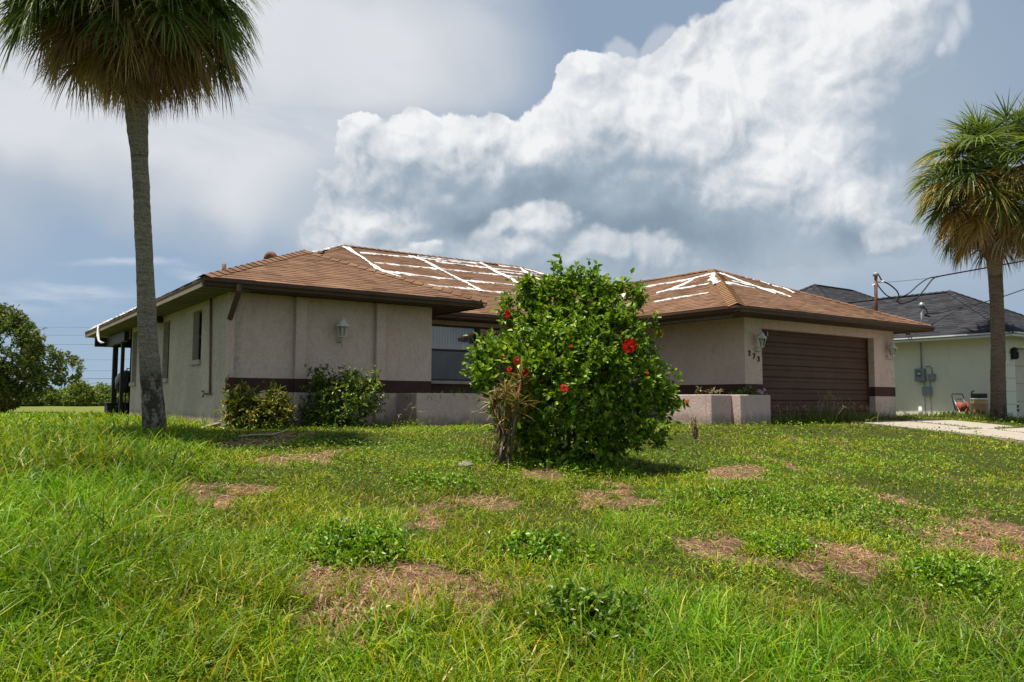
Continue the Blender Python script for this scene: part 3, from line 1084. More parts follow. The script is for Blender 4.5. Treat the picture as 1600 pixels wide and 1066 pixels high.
    gutter((13.99, 11.238, z), (22.46, 11.238, z), (0, -1, 0))
    gutter((22.372, 11.15, z), (22.372, 24.0, z), (1, 0, 0))
    # sagging bare lath where the soffit by the garage has come down
    MB().box(14.2, 14.24, 11.5, 16.0, T - 0.10, T - 0.05).build('loose_soffit_strip', MAT['soffit'], H)
    MB().box(14.62, 14.66, 11.9, 15.6, T - 0.07, T - 0.03).build('loose_soffit_strip', MAT['soffit'], H)
    # ---------------- roof
    PW, K, RL, RR, J, PG = (6.375, 16.965, 3.69), (6.375, 19.095, 3.69), (9.645, 22.365, 5.054), (16.265, 22.365, 5.054), (18.235, 20.395, 4.233), (18.235, 15.385, 4.233)
    E = EAVE
    planes = {
        'side': ([(3.52, 28.49, E), (3.52, 14.11, E), PW, K, RL], (0, 1, 0)),
        'wing': ([(3.52, 14.11, E), (9.23, 14.11, E), PW], (1, 0, 0)),
        'wing_r': ([(9.23, 14.11, E), (9.23, 16.24, E), K, PW], (0, 1, 0)),
        'main': ([(9.23, 16.24, E), (14.08, 16.24, E), J, RR, RL, K], (1, 0, 0)),
        'gleft': ([(14.08, 16.24, E), (14.08, 11.23, E), PG, J], (0, 1, 0)),
        'gfront': ([(14.08, 11.23, E), (22.39, 11.23, E), PG], (1, 0, 0)),
        'right': ([(22.39, 11.23, E), (22.39, 28.49, E), RR, J, PG], (0, 1, 0)),
        'back': ([(22.39, 28.49, E), (3.52, 28.49, E), RL, RR], (1, 0, 0)),
    }
    roof = slab_roof('roof', [p for p, _ in planes.values()], MAT['deck'], H)
    rest, near = [], []
    for nm, (poly, ed) in planes.items():
        tabs, n = shingle_plane(poly, ed)
        for t in tabs:
            (near if nm == 'wing' else rest).append(t)
    near.sort(key=lambda t: np.linalg.norm(t[0][0] - EYEP))
    rest += near[300:]
    for P, k in near[:300]:
        c = sum(P) / 6
        mb = MB().add(P, [(0, 1, 2, 3), (4, 5, 1, 0), (4, 0, 3), (5, 2, 1)])
        mb.build('shingle', MAT['shingle_one'], roof)
    tabs_object('shingle_field', rest, MAT['shingle'], roof)
    lift = np.array((0, 0, 0.008))
    for a, b in (((3.52, 14.11, E), PW), ((9.23, 14.11, E), PW), (PW, K), (K, RL), ((3.52, 28.49, E), RL), (RL, RR), (RR, J), (J, PG), (PG, (22.39, 11.23, E))):
        cap_row(np.array(a) + lift, np.array(b) + lift, MAT['shingle'], roof)
    cap_row(np.array((14.08, 11.23, E)) + lift, np.array(PG) + lift, MAT['cap_tan'], roof, 0.20)

    # torn white plastic over nailed battens
    def strip(pts, w=0.085, hmin=0.02, hmax=0.06, plane_n=None):
        if w > 0.1:                                         # wide ones are two loose lengths side by side
            for o_ in (-0.35, 0.35):
                strip([np.array(p, float) + np.array((o_ * w, o_ * w * 0.3, 0.01)) * random.uniform(.4, 1.4) for p in pts], w * 0.6, hmin, hmax, plane_n)
            return None
        pts = [np.array(p, float) for p in pts]
        path = []
        for a, b in zip(pts, pts[1:]):
            m = max(2, int(np.linalg.norm(b - a) / 0.06))
            path += [a + (b - a) * i / m for i in range(m)]
        path.append(pts[-1])
        n = len(path)
        path = np.array(path)
        ph = random.random() * 50
        s = np.arange(n) * 0.06
        wob = (vnoise(s * 1.1 + ph, s * 0 + 3.3, 3, 3) - 0.5) * 0.16
        dd = unit(np.gradient(path, axis=0))
        pn = np.array(plane_n, float)
        pn /= np.linalg.norm(pn)
        sd = unit(np.cross(dd, pn))
        path = path + sd * wob[:, None]
        k = 6
        wid = w * (0.28 + 2.4 * vnoise(s * 3.1 + ph, s * 0 + 1.0, 4, 4) ** 2.4)
        V = np.zeros((n, k, 3))
        for j in range(k):
            u = j / (k - 1) * 2 - 1
            edge = u * wid * (1 + 1.5 * (vnoise(s * 11 + ph + 7 * j, s * 0 + j, 9 + j, 2) - 0.5))
            h = 0.012 + (hmin + (hmax - hmin) * vnoise(s * 6 + ph + 13 * j, s * 0 + 2.0 * j, 15, 2)) * (1 - u * u * 0.9)
            V[:, j] = path + sd * edge[:, None] + pn * h[:, None]
        V = V.reshape(-1, 3)
        fs = [[i * k + j, i * k + j + 1, (i + 1) * k + j + 1, (i + 1) * k + j] for i in range(n - 1) for j in range(k - 1)]
        return np_obj('tarp_strip', V, [np.array(fs)], MAT['tarp'], roof, None, False)
    nf = (0, -PITCH, 1)
    nl = (-PITCH, 0, 1)

    def fz(x, y):
        return (x, y, E + PITCH * (y - 16.24))

    def lz(x, y):
        return (x, y, E + PITCH * (x - 3.52))

    def gz(x, y):
        return (x, y, E + PITCH * (x - 14.08))

    def hz(x, y):
        return (x, y, E + PITCH * (y - 11.23))
    for pts, w in (([(9.62, 22.15), (9.6, 20.7), (9.55, 19.7), (9.84, 19.1)], .115), ([(11.75, 22.0), (12.0, 21.5), (11.95, 20.4), (12.1, 19.45), (12.07, 18.4)], .115),
                   ([(14.5, 22.25), (14.42, 21.1), (14.5, 20.3), (14.35, 19.5)], .115), ([(9.8, 21.6), (11.8, 21.85), (14.2, 22.0)], .085), ([(12.4, 21.6), (14.1, 21.65), (16.4, 21.6)], .075),
                   ([(9.75, 20.5), (11.78, 20.65), (15.6, 20.75)], .07), ([(9.7, 19.55), (11.67, 19.5), (14.5, 19.6)], .075), ([(9.65, 19.62), (10.5, 19.52)], .12),
                   ([(10.4, 18.56), (11.84, 18.56), (13.3, 18.5)], .07), ([(16.3, 22.1), (17.05, 21.35), (17.4, 20.6)], .12), ([(15.2, 22.2), (16.2, 22.2)], .07), ([(14.3, 21.2), (16.3, 21.3)], .05), ([(14.2, 20.0), (16.0, 20.1)], .05), ([(16.2, 22.3), (15.9, 21.0), (15.9, 19.6)], .08), ([(12.0, 22.1), (14.4, 22.2)], .05)):
        strip([fz(*p) for p in pts], w, 0.008, 0.035, nf)
    for pts, w in (([(7.5, 20.1), (8.3, 20.9), (9.45, 22.3)], .055), ([(3.62, 28.2), (3.64, 26.5), (3.62, 24.6), (3.68, 22.2), (3.72, 20.8)], .06), ([(4.1, 27.6), (4.1, 25.0), (4.1, 21.5)], .06)):
        strip([lz(*p) for p in pts], w, 0.02, 0.08, nl)
    for pts, w in (([(17.15, 17.6), (17.38, 17.15), (17.37, 16.2), (17.5, 15.5), (17.75, 14.95)], .07), ([(16.28, 15.8), (16.55, 15.5), (16.85, 15.37), (17.3, 15.39)], .09),
                   ([(16.5, 15.5), (16.46, 14.7), (16.5, 14.05)], .07), ([(15.35, 14.95), (15.43, 14.1), (15.43, 13.2)], .06), ([(17.64, 14.85), (17.0, 14.35), (16.35, 13.75)], .11), ([(16.7, 14.0), (16.25, 13.65)], .11),
                   ([(15.9, 16.8), (16.9, 17.8)], .06)):
        strip([gz(*p) for p in pts], w, 0.01, 0.04, nl)
    for pts, w in (([(17.95, 14.85), (17.8, 14.1), (17.77, 13.5), (17.76, 12.9)], .11), ([(16.3, 13.3), (16.77, 13.6), (17.0, 13.5), (17.4, 13.35)], .08), ([(17.8, 13.5), (18.3, 13.4), (18.2, 12.75)], .08),
                   ([(18.8, 14.8), (19.1, 14.5), (19.25, 14.2)], .06), ([(19.2, 14.1), (19.5, 13.95), (19.3, 13.4)], .07), ([(17.2, 13.9), (17.75, 13.6)], .12)):
        strip([hz(*p) for p in pts], w, 0.01, 0.04, (0, -PITCH, 1))
    # rag of plastic hanging over the side eave
    rg = [(3.6, 25.55, 2.56), (3.49, 25.5, 2.50), (3.47, 25.45, 2.36), (3.46, 25.3, 2.2), (3.47, 25.2, 2.05), (3.5, 24.95, 1.98), (3.52, 24.6, 1.96)]
    MB().tube(rg, [.03, .04, .03, .045, .03, .035, .012], 6).build('hanging_tarp', MAT['tarp'], roof, True)
    # vent pipe and round exhaust vent on the far side of the wing
    p = at(350, 422, 0, 4.75)
    zr = E + PITCH * (p[0] - 3.52)
    MB().tube([(p[0], p[1], zr - 0.05), (p[0], p[1], p[2] + 0.13)], 0.045, 12).build('vent_pipe', MAT['pipe_rust'], roof, True)
    p = at(428, 404, 0, 6.0)
    zr = E + PITCH * (p[0] - 3.52)
    mb = MB()
    arc = [(p[0], p[1], zr - 0.05), (p[0], p[1], p[2] - 0.02)]
    for k in range(1, 8):
        a = math.pi * k / 7
        arc.append(tuple(np.array((p[0], p[1], p[2] - 0.02)) + RH * (-0.08 + 0.08 * math.cos(a)) * 1.0 + np.array((0, 0, 0.10 * math.sin(a)))))
    mb.tube(arc, [0.09, 0.09, 0.09, 0.09, 0.09, 0.09, 0.085, 0.08, 0.08], 12)
    mb.build('gooseneck_vent', MAT['pipe_rust'], roof, True)
    # ---------------- side windows: recessed, with sills
    for (a0, a1, z0, z1) in wn:
        w = MB().box(LX + 0.12, LX + 0.16, a0, a1, z0, z0 + 0.04).box(LX + 0.12, LX + 0.16, a0, a1, z1 - 0.04, z1).box(LX + 0.12, LX + 0.16, a0, a0 + 0.04, z0 + 0.04, z1 - 0.04).box(LX + 0.12, LX + 0.16, a1 - 0.04, a1, z0 + 0.04, z1 - 0.04).box(LX + 0.115, LX + 0.165, a0 + 0.04, a1 - 0.04, (z0 + z1) / 2 - 0.02, (z0 + z1) / 2 + 0.02).build('window', MAT['frame_dark'], H)
        MB().box(LX + 0.137, LX + 0.143, a0 + 0.04, a1 - 0.04, z0 + 0.04, (z0 + z1) / 2 - 0.02).build('pane', MAT['glass'], w)
        MB().box(LX + 0.137, LX + 0.143, a0 + 0.04, a1 - 0.04, (z0 + z1) / 2 + 0.02, z1 - 0.04).build('pane', MAT['glass'], w)
        MB().box(LX - 0.055, LX + 0.118, a0 - 0.04, a1 + 0.04, z0 - 0.085, z0 + 0.012, 0.008).build('sill', MAT['sill'], w)
        bl = MB()
        for k in range(int((z1 - z0 - 0.1) / 0.035)):
            bl.add([(LX + 0.19, a0 + 0.02, z0 + 0.05 + k * 0.035), (LX + 0.19, a1 - 0.02, z0 + 0.05 + k * 0.035), (LX + 0.21, a1 - 0.02, z0 + 0.075 + k * 0.035), (LX + 0.21, a0 + 0.02, z0 + 0.075 + k * 0.035)], [(0, 1, 2, 3)])
        bl.build('window_blind', MAT['wall_in'], w)
    # ---------------- big front window with vertical blinds behind the glass
    x0, x1, z0, z1 = WIN
    y = MF + 0.05
    w = MB()
    fr = 0.05
    w.box(x0, x1, y, y + 0.05, z1 - fr, z1).box(x0, x1, y, y + 0.05, z0, z0 + fr)
    for xx in (x0, 10.92, x1 - 0.14):
        w.box(xx, xx + 0.14, y - 0.005, y + 0.055, z0 + fr, z1 - fr)
    for (xa, xb) in ((x0 + 0.14, 10.92), (11.06, x1 - 0.14)):
        w.box(xa, xb, y - 0.003, y + 0.053, 1.60, 1.655)
    win = w.build('picture_window', MAT['frame_dark'], H)
    for (xa, xb) in ((x0 + 0.14, 10.92), (11.06, x1 - 0.14)):
        MB().box(xa, xb, y + 0.022, y + 0.028, 1.655, z1 - fr).build('pane', MAT['glass'], win)
        MB().box(xa, xb, y + 0.022, y + 0.028, z0 + fr, 1.60).build('pane', MAT['glass'], win)
        MB().box(xa, xb, y + 0.006, y + 0.008, z0 + fr, 1.60).build('insect_screen', MAT['screen'], win)
    k = 0
    xx = x0 + 0.02
    while xx < x1 - 0.1:
        d = random.uniform(0.25, 0.4)
        MB().add([(xx, y + 0.15, z0 + 0.02), (xx + 0.088, y + 0.15 + 0.088 * d, z0 + 0.02), (xx + 0.088, y + 0.15 + 0.088 * d, z1 - 0.02), (xx, y + 0.15, z1 - 0.02)], [(0, 1, 2, 3)]).build('blind_slat', MAT['blind'], win)
        xx += 0.082
    MB().box(x0 - 0.05, x1 + 0.05, MF - 0.06, MF + 0.048, z0 - 0.075, z0 + 0.006, 0.01).build('sill', MAT['sill'], win)
    MB().box(x0 - 0.1, x1 + 0.1, MF - 0.02, MF - 0.002, z1 + 0.005, T - 0.002).build('window_head', MAT['sill'], H)
    # ---------------- garage door: eight boards with shadow gaps, two shallow ribs each
    dy = GF + 0.21
    gd = MB().box(DOOR[0] - 0.05, DOOR[1] + 0.05, dy + 0.03, dy + 0.05, Z0, DOOR[3] + 0.05).build('garage_door', MAT['door_dark'], H)
    zt_ = DOOR[3]
    hs = 2.30 / 8
    for k in range(8):
        zb = zt_ - (k + 1) * hs
        pn = MB()
        x0, x1 = DOOR[0] - 0.04, DOOR[1] + 0.04
        ins = 0.0 if k % 2 else 0.006
        pn.box(x0, x1, dy + 0.014, dy + 0.03, zb + 0.004, zb + hs - 0.004)
        pn.box(x0, x1, dy - 0.010 + ins, dy + 0.013, zb + 0.012, zb + hs * 0.60, 0.006)
        pn.box(x0, x1, dy - 0.004 + ins, dy + 0.013, zb + hs * 0.60 + 0.014, zb + hs - 0.012, 0.005)
        pn.build('door_panel', MAT['door'], gd)
    MB().box(16.32, 16.34, dy - 0.02, dy - 0.012, 1.98, 2.12).build('pull_cord', MAT['white_plastic'], gd)
    MB().tube([(18.3, dy - 0.03, 0.62), (18.36, dy - 0.03, 0.62)], 0.012, 6).build('door_handle', MAT['steel'], gd)
    MB().box(DOOR[0], DOOR[0] + 0.035, GF + 0.17, GF + 0.198, Z0, DOOR[3]).box(DOOR[1] - 0.035, DOOR[1], GF + 0.17, GF + 0.198, Z0, DOOR[3]).box(DOOR[0] + 0.035, DOOR[1] - 0.035, GF + 0.17, GF + 0.198, DOOR[3] - 0.04, DOOR[3]).build('door_stop', MAT['door'], H)
    # ---------------- house number, each digit nailed on one step lower
    for ch, px, py in (('2', 1170.4, 552.3), ('7', 1177.8, 557.0), ('3', 1184.8, 561.3)):
        p = at(px, py, 1, GF)
        cu = bpy.data.curves.new('digit', 'FONT')
        cu.body = ch
        cu.size = 0.175
        cu.extrude = 0.008
        cu.offset = 0.0045
        cu.align_x, cu.align_y = 'CENTER', 'CENTER'
        tmp = bpy.data.objects.new('digit', cu)
        col.objects.link(tmp)
        bpy.context.view_layer.update()
        me = bpy.data.meshes.new_from_object(tmp.evaluated_get(bpy.context.evaluated_depsgraph_get()))
        bpy.data.objects.remove(tmp)
        me.transform(Matrix.Translation(Vector((p[0], GF - 0.014, p[2])) - Vector(loc_of(H))) @ Matrix.Rotation(rad(90), 4, 'X'))
        me.materials.clear()
        me.materials.append(MAT['number'])
        o = bpy.data.objects.new('house_number', me)
        link(o, H)
        o['label'] = 'dark numeral ' + ch
    # ---------------- rainwater and services
    p0 = at(374, 449, 1, 13.98)
    p1 = at(373, 462, 1, 14.1)
    p2 = at(359, 499, 1, 14.35)
    ds = MB()
    ds.tube([p0 + (0, 0, 0.05), p0 - (0, 0, 0.06), p2], 0.05, 4)
    ds.build('downspout', MAT['gutter'], H)
    MB().tube([(LX - 0.03, 15.93, 2.36), (LX - 0.03, 15.79, 0.52)], 0.022, 8).build('wall_pipe', MAT['pipe_tan'], H, True)
    MB().tube([(LX - 0.03, 15.70, 0.50), (LX - 0.03, 16.13, 0.50), (LX - 0.05, 16.17, 0.49), (LX - 0.06, 16.18, 0.43)], 0.018, 8).tube([(LX - 0.08, 16.06, 0.55), (LX - 0.08, 16.16, 0.55)], 0.02, 6).tube([(LX - 0.04, 16.11, 0.5), (LX - 0.08, 16.11, 0.55)], 0.01, 6).build('hose_tap', MAT['pipe_tan'], H, True)
    MB().box(LX - 0.012, LX - 0.002, 15.15, 15.55, -0.04, 0.03).build('patch_plate', MAT['pipe_tan'], H)
    # floodlight box under the side soffit
    MB().box(LX - 0.2, LX - 0.004, 20.2, 20.5, 2.22, 2.33, 0.01).tube([(LX - 0.16, 20.28, 2.24), (LX - 0.22, 20.24, 2.13)], [0.035, 0.06], 8).tube([(LX - 0.16, 20.42, 2.24), (LX - 0.22, 20.46, 2.13)], [0.035, 0.06], 8).build('floodlight', MAT['frame_dark'], H)
    # ---------------- back porch: beam and posts
    MB().box(4.0, 4.12, 24.42, 27.6, 2.02, 2.30).build('porch_beam', MAT['frame_dark'], H)
    MB().box(3.70, 12.0, 27.6, 27.72, 2.02, 2.30).build('porch_beam', MAT['frame_dark'], H)
    a = at(178.5, 600, 1, 27.3)
    MB().box(a[0] - 0.07, a[0] + 0.07, 27.23, 27.37, -0.2, 2.03).build('porch_post', MAT['frame_dark'], H)
    a = at(190, 600, 1, 25.3)
    MB().box(a[0] - 0.045, a[0] + 0.045, 25.25, 25.35, -0.2, 2.03).build('porch_post', MAT['frame_dark'], H)
    for xx in (7.5, 11.0):
        MB().box(xx - 0.06, xx + 0.06, 27.6, 27.7, -0.2, 2.02).build('porch_post', MAT['frame_dark'], H)
    # roof mast for the power drop, with weatherhead
    b = at(1368.5, 487, 0, 21.95)
    tp = at(1368.5, 431, 0, 21.95)
    m = MB().tube([(b[0], b[1], b[2] - 0.45), (tp[0], tp[1], tp[2])], 0.045, 10).build('service_mast', MAT['pipe_rust'], H, True)
    MB().lathe((tp[0], tp[1], tp[2] - 0.02), [(0.05, 0), (0.085, 0.02), (0.09, 0.07), (0.05, 0.12), (0.0, 0.13)], 12).build('weatherhead', MAT['meter'], m, True)
    MB().tube([tp - np.array((0, 0, 0.30)) - RH * 0.13, tp - np.array((0, 0, 0.22)) + RH * 0.02], 0.025, 6).tube([tp - np.array((0, 0, 0.2)) + RH * 0.04, tp - np.array((0, 0, 0.17)) + RH * 0.22], 0.03, 8).build('insulator', MAT['white_plastic'], m)
    q = at(1420, 522, 0, GRX + 0.35)
    MB().box(q[0] - 0.04, q[0] + 0.04, q[1] - 0.06, q[1] + 0.06, q[2] - 0.03, q[2] + 0.05).tube([q, q + np.array((0.05, -0.1, -0.22))], 0.015, 6).tube([q + np.array((0, .1, 0)), q + np.array((0.1, 0, -0.2))], 0.012, 6).build('eave_bracket', MAT['steel'], H)
    return H


build_house()


# ------------------------------------------------------------------ neighbouring house
def build_neighbour():
    H = thing('neighbour_house', 'pale green block house with charcoal hip roof beyond the driveway', 'house', (30.5, 18.0, -0.13))
    X0, Y0, T = 26.83, 11.2, 2.4
    XR, YB = 33.6, 28.0
    wall('side_wall', 'x', X0, Y0, YB, -0.4, T, MAT['green_wall'], H, (), 0.2, 1)
    # front: corner pier with quoins, then the recessed garage door
    wall('front_wall', 'y', Y0, X0 + 0.2, XR, -0.4, T, MAT['green_wall'], H, [(27.55, 32.6, -0.4, 2.12)], 0.2, 1)
    wall('right_wall', 'x', XR, Y0, YB, -0.4, T, MAT['green_wall'], H, (), 0.2, -1)
    wall('back_wall', 'y', YB, X0 + 0.2, XR - 0.2, -0.4, T, MAT['green_wall'], H, (), 0.2, -1)
    for k in range(6):
        z = -0.1 + k * 0.41
        MB().box(X0 - 0.012, 27.5, Y0 - 0.025, Y0 - 0.002, z, z + 0.385, 0.008).build('quoin', MAT['green_wall'], H)
        MB().box(X0 - 0.012, X0 - 0.002, Y0 - 0.0, Y0 + 0.02, z, z + 0.385).build('quoin', MAT['green_wall'], H)
    gd = MB().box(27.5, 32.65, Y0 + 0.22, Y0 + 0.25, -0.3, 2.15).build('garage_door', MAT['beige'], H)
    for k in range(4):
        MB().box(27.56, 32.6, Y0 + 0.19, Y0 + 0.219, -0.16 + k * 0.57, 0.395 + k * 0.57, 0.006).build('door_panel', MAT['beige'], gd)
    # small louvred vent low in the first panel
    vt = MB().box(27.75, 28.15, Y0 + 0.17, Y0 + 0.188, 0.05, 0.33).build('door_vent', MAT['white_trim'], gd)
    for i in range(2):
        for j in range(2):
            MB().box(27.78 + i * 0.18, 27.94 + i * 0.18, Y0 + 0.16, Y0 + 0.169, 0.075 + j * 0.125, 0.175 + j * 0.125).build('vent_louvre', MAT['black'], H if False else gd)
    # soffit, fascia and white gutters
    MB().box(26.3, X0 + 0.3, 10.75, 28.4, T + 0.002, T + 0.02).build('soffit', MAT['white_trim'], H)
    MB().box(X0 + 0.3, 34.1, 10.75, Y0 + 0.3, T + 0.002, T + 0.02).build('soffit', MAT['white_trim'], H)

    def gutter(p, q, w):
        p, q, w = np.array(p), np.array(q), np.array(w)
        prof = [(0, 0), (0, -0.13), (0.07, -0.13), (0.085, -0.07), (0.115, -0.04), (0.115, 0.0)]
        k = len(prof)
        vs = [b + w * a + np.array((0, 0, h)) for b in (p, q) for a, h in prof]
        MB().add(vs, [(i, (i + 1) % k, (i + 1) % k + k, i + k) for i in range(k)] + [tuple(range(k)), tuple(range(2 * k - 1, k - 1, -1))]).build('gutter', MAT['white_trim'], H)
    gutter((26.30, 10.70, 2.52), (26.30, 28.4, 2.52), (-1, 0, 0))
    gutter((26.2, 10.74, 2.52), (34.2, 10.74, 2.52), (0, -1, 0))
    # roof
    E, s = 2.5, 0.55
    xa, ya, w = 26.2, 10.64, 3.45
    xb = xa + 2 * w
    PA = (xa + w, ya + w, E + s * w)
    ym, wm = 15.4, 5.75
    xe = xa + 2 * wm + 3.0
    RA = (xa + wm, ym + wm, E + s * wm)
    RB = (xa + wm + 3.0, ym + wm, E + s * wm)
    JJ = (xa + w, ym + w, E + s * w)
    planes = [([(xa, ym + 2 * wm, E), (xa, ya, E), PA, JJ, RA], (0, 1, 0)), ([(xa, ya, E), (xb, ya, E), PA], (1, 0, 0)),
              ([(xb, ya, E), (xb, ym, E), JJ, PA], (0, 1, 0)), ([(xb, ym, E), (xe, ym, E), RB, RA, JJ], (1, 0, 0)),
              ([(xe, ym, E), (xe, ym + 2 * wm, E), RB], (0, 1, 0)), ([(xe, ym + 2 * wm, E), (xa, ym + 2 * wm, E), RA, RB], (1, 0, 0))]
    roof = slab_roof('roof', [p for p, _ in planes], MAT['deck_grey'], H)
    tabs = []
    for p, e in planes[:4]:
        tabs += shingle_plane(p, e)[0]
    tabs_object('shingle_field', tabs, MAT['shingle_grey'], roof)
    lift = np.array((0, 0, 0.008))
    for a, b in (((xa, ya, E), PA), ((xb, ya, E), PA), (PA, JJ), (JJ, RA), (RA, RB), (RB, (xe, ym, E)), ((xa, ym + 2 * wm, E), RA)):
        cap_row(np.array(a) + lift, np.array(b) + lift, MAT['shingle_grey'], roof)
    # downspout at the corner
    MB().tube([(X0 - 0.05, Y0 - 0.0, 2.4), (X0 - 0.05, Y0 - 0.0, 0.15), (X0 - 0.12, Y0 - 0.12, 0.02)], 0.035, 6).build('downspout', MAT['white_trim'], H)
    # electric service: conduits, meter and boxes, mast through the eave
    xw = X0 - 0.003

    def box_on_wall(nm, y0, y1, z0, z1, d):
        b = MB().box(xw - d, xw, y0, y1, z0, z1, 0.012).build(nm, MAT['meter'], H)
        return b
    mt = box_on_wall('meter_box', 13.63, 13.96, 1.07, 1.50, 0.16)
    MB().lathe((xw - 0.155, 13.8, 1.33), [(0.085, 0), (0.085, 0.05), (0.06, 0.09), (0, 0.10)], 14, (-1, 0, 0)).build('meter_dial', MAT['glass'], mt, True)
    MB().box(xw - 0.167, xw - 0.161, 13.72, 13.88, 1.28, 1.37).build('meter_face', MAT['white_plastic'], mt)
    box_on_wall('junction_box', 13.32, 13.52, 1.09, 1.31, 0.12)
    box_on_wall('breaker_box', 13.45, 13.74, 0.60, 0.88, 0.13)
    mb = MB()
    mb.tube([(xw - 0.04, 13.77, 1.49), (xw - 0.04, 13.77, 2.37)], 0.022, 8)
    mb.tube([(xw - 0.04, 13.63, 1.56), (xw - 0.04, 13.5, 1.57), (xw - 0.04, 13.43, 1.5), (xw - 0.04, 13.42, 1.30)], 0.016, 8)
    mb.tube([(xw - 0.04, 13.5, 1.10), (xw - 0.04, 13.5, 0.87)], 0.016, 8).tube([(xw - 0.03, 13.70, 1.08), (xw - 0.03, 13.70, -0.1)], 0.012, 6).tube([(xw - 0.03, 13.5, 0.6), (xw - 0.03, 13.5, -0.1)], 0.012, 6)
    mb.build('conduit', MAT['meter'], H, True)
    b, t = at(1440, 512, 0, 26.75), at(1440, 479, 0, 26.75)
    ms = MB().tube([(b[0], b[1], b[2] - 0.2), tuple(t)], 0.03, 8).build('service_mast', MAT['meter'], H, True)
    MB().lathe(t - np.array((0, 0, 0.03)), [(0.04, 0), (0.085, 0.02), (0.10, 0.08), (0.06, 0.15), (0, 0.17)], 12).build('weatherhead', MAT['steel'], ms, True)
    MB().tube([t, t + RH * 0.16 + (0, 0, -0.1), t + RH * 0.2 + (0, 0, -0.24), t + RH * 0.08 + (0, 0, -0.3)], 0.022, 6).tube([t + RH * .1 + (0, 0, -.3), t + RH * .28 + (0, 0, -.34)], 0.03, 6).build('drip_loop', MAT['cable'], ms, True)
    # wall lantern, a pipe stub and a pad at the foot of the wall
    l = MB().box(27.2, 27.36, Y0 - 0.19, Y0 - 0.026, 1.72, 2.02, 0.02).box(27.24, 27.32, Y0 - 0.23, Y0 - 0.19, 1.76, 1.96, 0.01)
    l.lathe((27.28, Y0 - .11, 2.02), [(.13, 0), (.06, .06), (0, .09)], 8)
    l.build('wall_light', MAT['black'], H)
    MB().box(X0 - 0.55, X0 - 0.01, 12.6, 14.2, -0.3, -0.07).build('concrete_pad', MAT['rock'], H)
    MB().tube([(X0 - 0.28, 13.72, -0.08), (X0 - 0.28, 13.74, 0.22)], [0.09, 0.045], 8).build('vent_stub', MAT['white_plastic'], H, True)
    MB().tube([(X0 - 0.2, 13.0, -0.08), (X0 - 0.2, 13.0, 0.06)], 0.05, 8).tube([(X0 - 0.2, 12.86, -0.08), (X0 - 0.2, 12.86, 0.08)], 0.04, 8).build('valve_box', MAT['black'], H, True)


build_neighbour()


# ------------------------------------------------------------------ driveway
def driveway():
    m, N = new_mat('concrete')
    P = N.n('ShaderNodeTexCoord').outputs['Object']
    a = N.noise(P, 1.2, 6, 0.65)
    f = N.noise(P, 70, 3, 0.7)
    c = N.mix(N.m('ADD', N.m('MULTIPLY', a, 0.6), N.m('MULTIPLY', f, 0.4)), (0.26, 0.225, 0.185), (0.43, 0.385, 0.33))
    st = N.step(N.noise(N.v('MULTIPLY', P, (1.0, 0.35, 1)), 2.4, 7, 0.7), 0.52, 0.66)
    c = N.mix(N.m('MULTIPLY', st, 0.5), c, (0.17, 0.145, 0.11))
    finish(m, N, bsdf(N, c, 0.9, 0.2, 0, f, 0.3, 0.006))
    D = thing('driveway', '', '', (19, 5, -0.3))
    del_ = [k for k in D.keys()]
    D['kind'] = 'structure'
    xs = [18.25, 20.4, 22.65]
    ys = list(np.arange(11.93, -14, -2.9))
    for i in range(2):
        for j in range(len(ys) - 1):
            y1, y0 = ys[j] - 0.012, ys[j + 1] + 0.012
            x0, x1 = xs[i] + 0.012, xs[i + 1] - 0.012
            n = 8
            V, fs = [], []
            for k in range(n + 1):
                y = y0 + (y1 - y0) * k / n
                zz = float(zt(0, y)) + 0.035 + 0.012 * ((i + j * 3) % 4 - 1.5) * 0.5
                V += [(x0, y, zz), (x1, y, zz), (x1, y, zz - 0.12), (x0, y, zz - 0.12)]
            for k in range(n):
                a_, b_ = 4 * k, 4 * k + 4
                for q in range(4):
                    fs.append((a_ + q, a_ + (q + 1) % 4, b_ + (q + 1) % 4, b_ + q))
            fs += [(0, 1, 2, 3), (4 * n + 3, 4 * n + 2, 4 * n + 1, 4 * n)]
            MB().add(V, fs).build('concrete_slab', m, D)


driveway()


# ------------------------------------------------------------------ planters
def planter(name, label, segs, z0, top, loc):
    T = thing(name, label, 'planter', loc)
    for (x0, x1, y0, y1) in segs:
        MB().box(x0, x1, y0, y1, z0, top, 0.012).build('planter_wall', MAT['stucco_planter'], T)
    return T


pl = planter('planter', 'low pinkish stucco planter under the large front window', [(7.56, 13.1, 13.86, 14.02), (7.56, 7.72, 14.02, 14.70), (12.94, 13.1, 14.02, 14.7)], -0.35, 0.53, (9.5, 14.3, -0.13))
MB().box(7.72, 12.94, 14.02, 16.88, 0.30, 0.42).build('soil', MAT['deck'], pl)
pr = planter('planter', 'stepped pinkish stucco planter beside the garage corner under the house number', [(13.53, 13.69, 11.69, 12.9), (13.53, 14.21, 11.54, 11.69), (14.21, 14.37, 11.30, 11.69), (14.37, 15.27, 11.30, 11.45), (15.12, 15.27, 11.45, 11.93)], -0.4, 0.53, (14.4, 11.6, -0.13))
MB().box(13.69, 15.18, 11.69, 12.9, 0.28, 0.40).box(14.37, 15.12, 11.45, 11.69, 0.28, 0.40).build('soil', MAT['deck'], pr)
for t in (pl, pr):
    t['group'] = 'stucco planters along the front'


